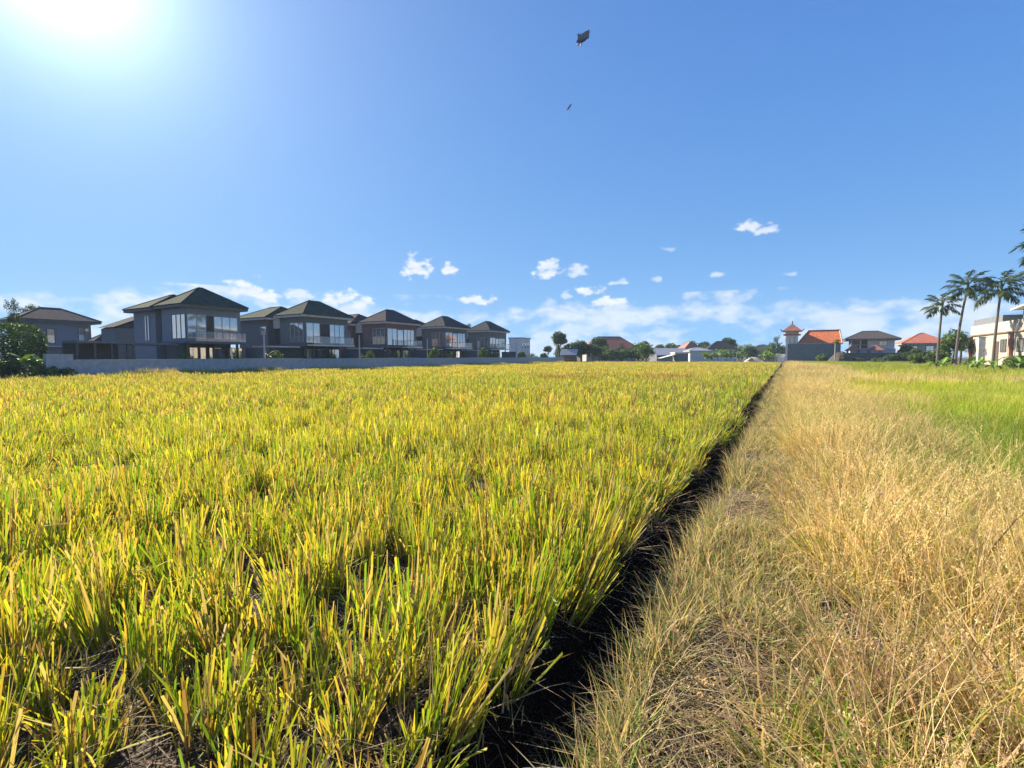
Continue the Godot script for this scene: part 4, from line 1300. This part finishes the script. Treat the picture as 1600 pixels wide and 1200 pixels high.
func heap_mesh(r: float, h: float, sd: int) -> Mesh:
	var s := st()
	var n := 14
	var rings := []
	for i in 5:
		var ring := []
		var q := i / 4.0
		for k in n:
			var a := TAU * k / n
			var rr := r * (1.0 - q) * (1.0 + 0.2 * noise_a.get_noise_2d(k * 9.0 + sd, i * 14.0))
			ring.append(Vector3(cos(a) * rr, h * (1.0 - (1.0 - q) * (1.0 - q)) * (1.0 + 0.12 * noise_a.get_noise_2d(k * 13.0, sd)) - 0.05, sin(a) * rr))
		rings.append(ring)
	for i in 4:
		for k in n: quad(s, rings[i][k], rings[i + 1][k], rings[i + 1][(k + 1) % n], rings[i][(k + 1) % n])
	return s.commit()

# ---------------------------------------------------------------- walled compound and houses where the ditch ends
func gable_roof(x0: float, x1: float, z0: float, z1: float, y: float, h: float, hipped: float) -> Mesh:
	var s := st()
	var zm := (z0 + z1) / 2
	var a := Vector3(x0, y, z1)
	var b := Vector3(x1, y, z1)
	var c := Vector3(x1, y, z0)
	var d := Vector3(x0, y, z0)
	var r0 := Vector3(x0 + hipped, y + h, zm)
	var r1 := Vector3(x1 - 0.3, y + h, zm)
	quad(s, a, b, r1, r0); quad(s, c, d, r0, r1); tri(s, d, a, r0); tri(s, b, c, r1)
	var dn := Vector3(0, -0.15, 0)
	for e in [[a, b], [b, c], [c, d], [d, a]]: quad(s, e[0] + dn, e[1] + dn, e[1], e[0])
	quad(s, d + dn, c + dn, b + dn, a + dn)
	return s.commit()

func make_compound() -> void:
	var w := thing("compound_wall", "tall dark grey rendered compound wall facing the end of the ditch", "wall", Vector3(-0.3, 0, -127))
	part("wall_body", box(Vector3(0.45, -0.3, -0.3), Vector3(10.6, 4.5, 0)), M.concrete_dark, w)
	part("coping", box(Vector3(0.45, 4.502, -0.36), Vector3(10.6, 4.62, 0.06)), M.concrete, w)
	part("corner_pillar", box(Vector3(0, -0.3, -0.45), Vector3(0.446, 4.6, 0.1)), M.white_paint, w)
	part("side_wall", box(Vector3(0.02, -0.3, -14), Vector3(0.3, 4.4, -0.454)), M.white_paint, w)
	part("low_wall", box(Vector3(-1.6, -0.3, -1.0), Vector3(-0.004, 2.2, -0.7)), M.white_paint, w)
	# shrine tower
	var t := thing("shrine_tower", "white square tower with tiered red pyramid roof above the compound wall", "tower", Vector3(0.95, 0, -129.6))
	part("shaft", box(Vector3(-1.25, 0, -1.2), Vector3(1.25, 6.55, 1.2)), M.white_paint, t)
	for k in 2: part("pilaster", box(Vector3(-0.5 + k * 0.9, 4.7, 1.202), Vector3(-0.3 + k * 0.9, 6.2, 1.35)), M.cream, t)
	window(t, "w", Vector3(-1.252, 4.9, -0.4), 0.8, 1.0, 1, M.pink, [M.coated_glass])
	part("lower_cornice", box(Vector3(-1.75, 6.552, -1.7), Vector3(1.75, 6.85, 1.7)), M.roof_russet, t)
	part("drum", box(Vector3(-1.35, 6.852, -1.3), Vector3(1.35, 7.45, 1.3)), M.offwhite, t)
	part("roof", hip_roof(-2.0, 2.0, -2.0, 2.0, 7.6, 1.75, 1.98, true, 0.14), M.roof_russet, t)
	part("finial", bar(Vector3(0, 9.3, 0), Vector3(0, 10.0, 0), 0.1), M.roof_dark, t)
	for q in [Vector2(-2, 2), Vector2(2, 2), Vector2(-2, -2), Vector2(2, -2)]:
		part("corner_horn", bar(Vector3(q.x, 7.6, q.y), Vector3(q.x * 1.18, 8.0, q.y * 1.18), 0.07), M.roof_dark, t)
	# pavilion with orange roof
	var p := thing("pavilion", "pavilion with bright orange tiled roof behind the grey compound wall", "pavilion", Vector3(0, 0, -132))
	part("wall", box(Vector3(3.0, 0, -2.6), Vector3(9.8, 4.5, 2.6)), M.offwhite, p)
	var pr := part("roof", gable_roof(2.1, 10.7, -4.0, 4.0, 4.55, 3.1, 2.2), M.roof_orange, p)
	part("ridge_cap", bar(Vector3(4.2, 7.7, 0), Vector3(10.5, 7.72, 0), 0.16), M.roof_russet, pr)
	part("hip_cap", bar(Vector3(2.1, 4.6, 4.0), Vector3(4.3, 7.68, 0), 0.13), M.roof_russet, pr)
	part("gable_edge", bar(Vector3(10.7, 4.6, 4.0), Vector3(10.4, 7.68, 0), 0.16), M.cream, pr)
	# dark-roofed two-storey house
	var h := thing("two_storey_house", "white two-storey house with wide dark brown roof and open balcony", "house", Vector3(16.8, 0, -137))
	part("ground_floor", box(Vector3(-4, 0, -4), Vector3(4.2, 3.4, 3)), M.offwhite, h)
	part("upper_wall", box(Vector3(-0.6, 3.404, -3.8), Vector3(4.0, 5.6, 2.8)), M.white_paint, h)
	part("balcony_rear_wall", box(Vector3(-3.8, 3.404, -3.6), Vector3(-0.604, 5.5, 0.6)), M.deep_wall, h)
	part("balcony_floor", box(Vector3(-4.2, 3.404, 0.604), Vector3(-0.604, 3.5, 3.2)), M.white_paint, h)
	for x in [-4.0, -2.3, -0.9]: part("post", box(Vector3(x, 3.502, 2.9), Vector3(x + 0.18, 5.5, 3.08)), M.white_paint, h)
	part("railing", box(Vector3(-4.0, 4.2, 3.1), Vector3(-0.7, 4.3, 3.16)), M.pale_wood, h)
	window(h, "s", Vector3(1.2, 4.0, 2.802), 1.4, 1.2, 2, M.frame_dark, [M.coated_glass])
	add_roof(h, -5.2, 5.0, -5.0, 4.0, 5.65, 1.9, 3.6, true, M.roof_brown, M.roof_dark, M.wood)
	var n := 0
	for q in [[12.9, -130.5, 2.6], [16.8, -130.5, 2.9]]:
		var g := thing("gate_pavilion", ["small red-tiled pavilion roof next to the compound wall", "small red-tiled pavilion roof below the white upper wall"][n], "pavilion", Vector3(q[0], 0, q[1]))
		n += 1
		part("roof", hip_roof(-q[2] * 0.55, q[2] * 0.55, -1.6, 1.6, 3.0, 1.15, 1.4, true), M.roof_russet, g)
		for k in [Vector3(-1, 0, 1.2), Vector3(1, 0, 1.2), Vector3(-1, 0, -1.2), Vector3(1, 0, -1.2)]: part("post", bar(k, k + Vector3(0, 2.88, 0), 0.12), M.wood, g)
	var fence := thing("dark_fence", "dark low wall in front of the two-storey house", "wall", Vector3(11.0, 0, -127.6))
	part("wall_body", box(Vector3(0, -0.2, -0.2), Vector3(12.5, 2.3, 0)), M.deep_wall, fence)
	part("coping", box(Vector3(0, 2.302, -0.25), Vector3(12.5, 2.42, 0.05)), M.concrete_dark, fence)
	var r2 := simple_house("red_roofed_house", "cream house with clean red hipped roof near the palms", Vector3(28.2, 0, -149), 0.0, Vector3(7.6, 4.8, 7.0), 2.5, M.cream, M.roof_red, M.roof_russet, M.cream)
	for k in 2: window(r2, "s", Vector3(-2.8 + k * 3.0, 2.6, 3.502), 1.4, 1.5, 2, M.frame_dark, [M.coated_glass])
	# thatched heap, sapling, shrubs before the houses
	var tm := thing("thatch_heap", "dark ragged thatch heap leaning against a sapling", "heap", Vector3(9.6, 0, -117.5))
	part("heap_body", heap_mesh(2.6, 2.7, 4), M.thatch, tm)
	part("ridge_pole", bar(Vector3(0.2, 2.5, 0), Vector3(3.6, 0.6, 0.8), 0.12), M.wood, tm)
	var sp := thing("sapling", "thin sapling with small yellowing crown before the compound wall", "tree", Vector3(8.4, 0, -115.0))
	part("trunk", bar(Vector3(0, -0.1, 0), Vector3(0.05, 4.2, 0), 0.11, 7), M.pale_wood, sp)
	var spc := part("crown", crown_mesh(61, 12, 22, 0.16, 0.6, [Color(0.30, 0.24, 0.05), Color(0.20, 0.20, 0.05)], 0.8), M.tree_leaf, sp, Vector3(0, 4.6, 0))
	spc.scale = Vector3(1.15, 0.8, 1.15)
	shrub("round green bush against the grey compound wall", Vector3(6.8, 0, -123.5), 2.7, 1.6, 1)
	for q in [[12.5, -118, 1.6, 1.6, 0], [15.5, -116, 1.6, 1.5, 1], [18.4, -119, 2.4, 1.8, 0], [21.0, -121, 3.0, 1.8, 0], [23.8, -139, 5.0, 2.0, 0], [24.0, -131, 4.0, 1.5, 0], [26.5, -136, 3.4, 1.9, 1]]:
		shrub("green shrub along the front of the dark wall and houses", Vector3(q[0], 0, q[1]), q[2], q[3], q[4], "shrubs before the houses")

# ---------------------------------------------------------------- cream building, palms and plants on the meadow side
func make_meadow_edge() -> void:
	var b := thing("cream_building", "long cream building with beige upper parapet and pink columns", "building", Vector3(23.0, 0, -58.0))
	part("wall", box(Vector3(0.3, -0.2, -35.4), Vector3(12, 4.55, 0)), M.cream, b)
	part("string_course", box(Vector3(0.1, 4.555, -35.5), Vector3(12, 4.72, 0.1)), M.wood, b)
	part("parapet", box(Vector3(0.2, 4.725, -35.6), Vector3(12, 6.0, 0)), M.beige, b)
	for z in [-34.9, -20.6]: part("column", box(Vector3(-0.05, -0.2, z - 0.5), Vector3(0.296, 4.5, z)), M.pink, b)
	part("doorway", box(Vector3(0.25, 0, -26.9), Vector3(0.297, 3.6, -25.0)), M.curtain_dark, b)
	window(b, "w", Vector3(0.298, 2.2, -24.4), 1.8, 1.6, 2, M.frame_dark, [M.coated_glass])
	window(b, "w", Vector3(0.298, 2.2, -19.5), 1.8, 1.6, 2, M.frame_dark, [M.coated_glass])
	part("rear_block", box(Vector3(0.5, 6.004, -35.6), Vector3(9, 6.9, -25.0)), M.concrete_dark, b)
	part("roof_terrace_wall", box(Vector3(2.0, 6.004, -24.0), Vector3(11, 7.5, -4.0)), M.deep_wall, b)
	var s := st()
	quad(s, Vector3(1.0, 7.55, -24.6), Vector3(12, 7.55, -24.6), Vector3(12, 9.2, -3.0), Vector3(1.0, 9.2, -3.0))
	quad(s, Vector3(1.0, 7.4, -3.0 - 21.6), Vector3(1.0, 9.05, -3.0), Vector3(12, 9.05, -3.0), Vector3(12, 7.4, -24.6))
	quad(s, Vector3(1.0, 7.4, -24.6), Vector3(1.0, 7.55, -24.6), Vector3(1.0, 9.2, -3.0), Vector3(1.0, 9.05, -3.0))
	quad(s, Vector3(1.0, 7.4, -24.6), Vector3(12, 7.4, -24.6), Vector3(12, 7.55, -24.6), Vector3(1.0, 7.55, -24.6))
	part("roof", s.commit(), M.white_paint, b)
	palm("palm with low crown standing in front of the red-roofed house", Vector3(16.8, 0, -80.0), 7.9, 2.6, 15, Vector3(0.2, 0, 0))
	palm("tallest slender palm with leaning trunk between two others", Vector3(18.2, 0, -78.5), 10.0, 2.9, 17, Vector3(0.7, 0, 0.2))
	palm("stout palm with wide crown in front of the cream building", Vector3(20.9, 0, -76.0), 9.2, 3.3, 18, Vector3(0.3, 0, 0.1))
	palm("tall palm by the near end of the cream building", Vector3(19.6, 0, -58.5), 11.4, 3.4, 17, Vector3(0.2, 0, 0))
	var sign_post := thing("white_post", "white painted post at the foot of the stout palm", "post", Vector3(20.2, 0, -77.5))
	part("shaft", box(Vector3(-0.3, -0.1, -0.3), Vector3(0.3, 3.9, 0.3)), M.white_paint, sign_post)
	part("cap", box(Vector3(-0.36, 3.902, -0.36), Vector3(0.36, 4.02, 0.36)), M.offwhite, sign_post)
	tree("broadleaf_tree", "round broadleaf tree at the far corner of the cream building", Vector3(20.6, 0, -90.0), 6.0, 2.2, 1)
	tree("broadleaf_tree", "small bushy tree against the end of the cream building", Vector3(22.0, 0, -93.0), 5.3, 1.7, 3)
	for q in [[19.4, -90.5, 3.6, 1.7, 1], [18.4, -88.0, 2.6, 1.6, 0], [19.8, -103.0, 2.8, 1.7, 0], [17.2, -93.0, 2.4, 1.5, 1], [21.4, -84.0, 2.0, 1.2, 1], [21.5, -72.0, 2.0, 1.3, 1], [21.2, -68.0, 2.1, 1.3, 0], [19.0, -62.0, 2.0, 1.4, 1]]:
		shrub("bushy green shrub along the foot of the cream building", Vector3(q[0], 0, q[1]), q[2], q[3], q[4], "shrubs by the cream building")
	for q in [[16.0, -58.0, 1.9], [15.2, -60.5, 1.8], [17.3, -79.0, 1.9], [15.6, -72.0, 1.7], [17.2, -56.5, 2.2], [13.8, -66.0, 1.6], [16.6, -64.0, 1.8]]:
		leafy_plant("taro_plant", "broad-leaved bright green plant rising from the meadow grass", "plant", Vector3(q[0], 0, q[1]), q[2] * 0.55, 9, 1.15, 0.20, Color(0.18, 0.29, 0.05), "broad-leaved plants in the meadow")

# ---------------------------------------------------------------- kites
func kite_sheet(outline: Array, scale: float, thick: float) -> Mesh:
	var s := st()
	var mid := Vector3.ZERO
	var front := []
	for p in outline:
		var x: float = p[0] * scale
		var y: float = p[1] * scale
		front.append(Vector3(x, y, 0.12 * sin(x * 3.0)))
		mid += front[-1]
	mid /= outline.size()
	mid.z = 0.2
	var n := front.size()
	var back := Vector3(0, 0, -thick)
	for i in n:
		var a: Vector3 = front[i]
		var b: Vector3 = front[(i + 1) % n]
		tri(s, mid, a, b); tri(s, mid + back, b + back, a + back)
		quad(s, a, a + back, b + back, b)
	return s.commit()

func make_kites() -> void:
	var k := thing("kite", "dark blue-grey kite with two short tails high above the paddy", "kite", Vector3(-22.74, 40.86, -56.2), deg_to_rad(20))
	k.rotation.x = 0.5
	var u := 0.0108
	part("sail", kite_sheet([[-63, 30], [-18, 22], [27, 45], [72, 55], [67, -15], [40, -28], [12, -45], [-40, -50], [-73, -45], [-60, -8]], u, 0.02), M.kite_grey, k)
	part("border", kite_sheet([[-74, -30], [-40, -36], [12, -30], [67, -2], [68, -20], [40, -34], [12, -52], [-40, -58], [-76, -50]], u, 0.05), M.kite_blue, k)
	part("tail", kite_sheet([[-46, -52], [-30, -50], [-52, -78], [-76, -80], [-72, -68]], u, 0.03), M.kite_dark, k)
	part("tail", kite_sheet([[-20, -50], [-4, -46], [-16, -82], [-34, -92], [-30, -74]], u, 0.03), M.kite_dark, k)
	part("spar", bar(Vector3(-0.85, 0.3, -0.06), Vector3(0.95, 0.35, -0.06), 0.02), M.wood, k)
	var k2 := thing("kite", "tiny slim dark kite flying farther off and lower", "kite", Vector3(-48.37, 63.3, -110.72), deg_to_rad(30))
	part("sail", kite_sheet([[30, 45], [42, 28], [5, -30], [-26, -52], [-32, -36], [-8, 12]], 0.015, 0.03), M.kite_dark, k2)
	part("spar", bar(Vector3(-0.5, -0.85, 0.05), Vector3(0.7, 0.85, 0.05), 0.03), M.wood, k2)
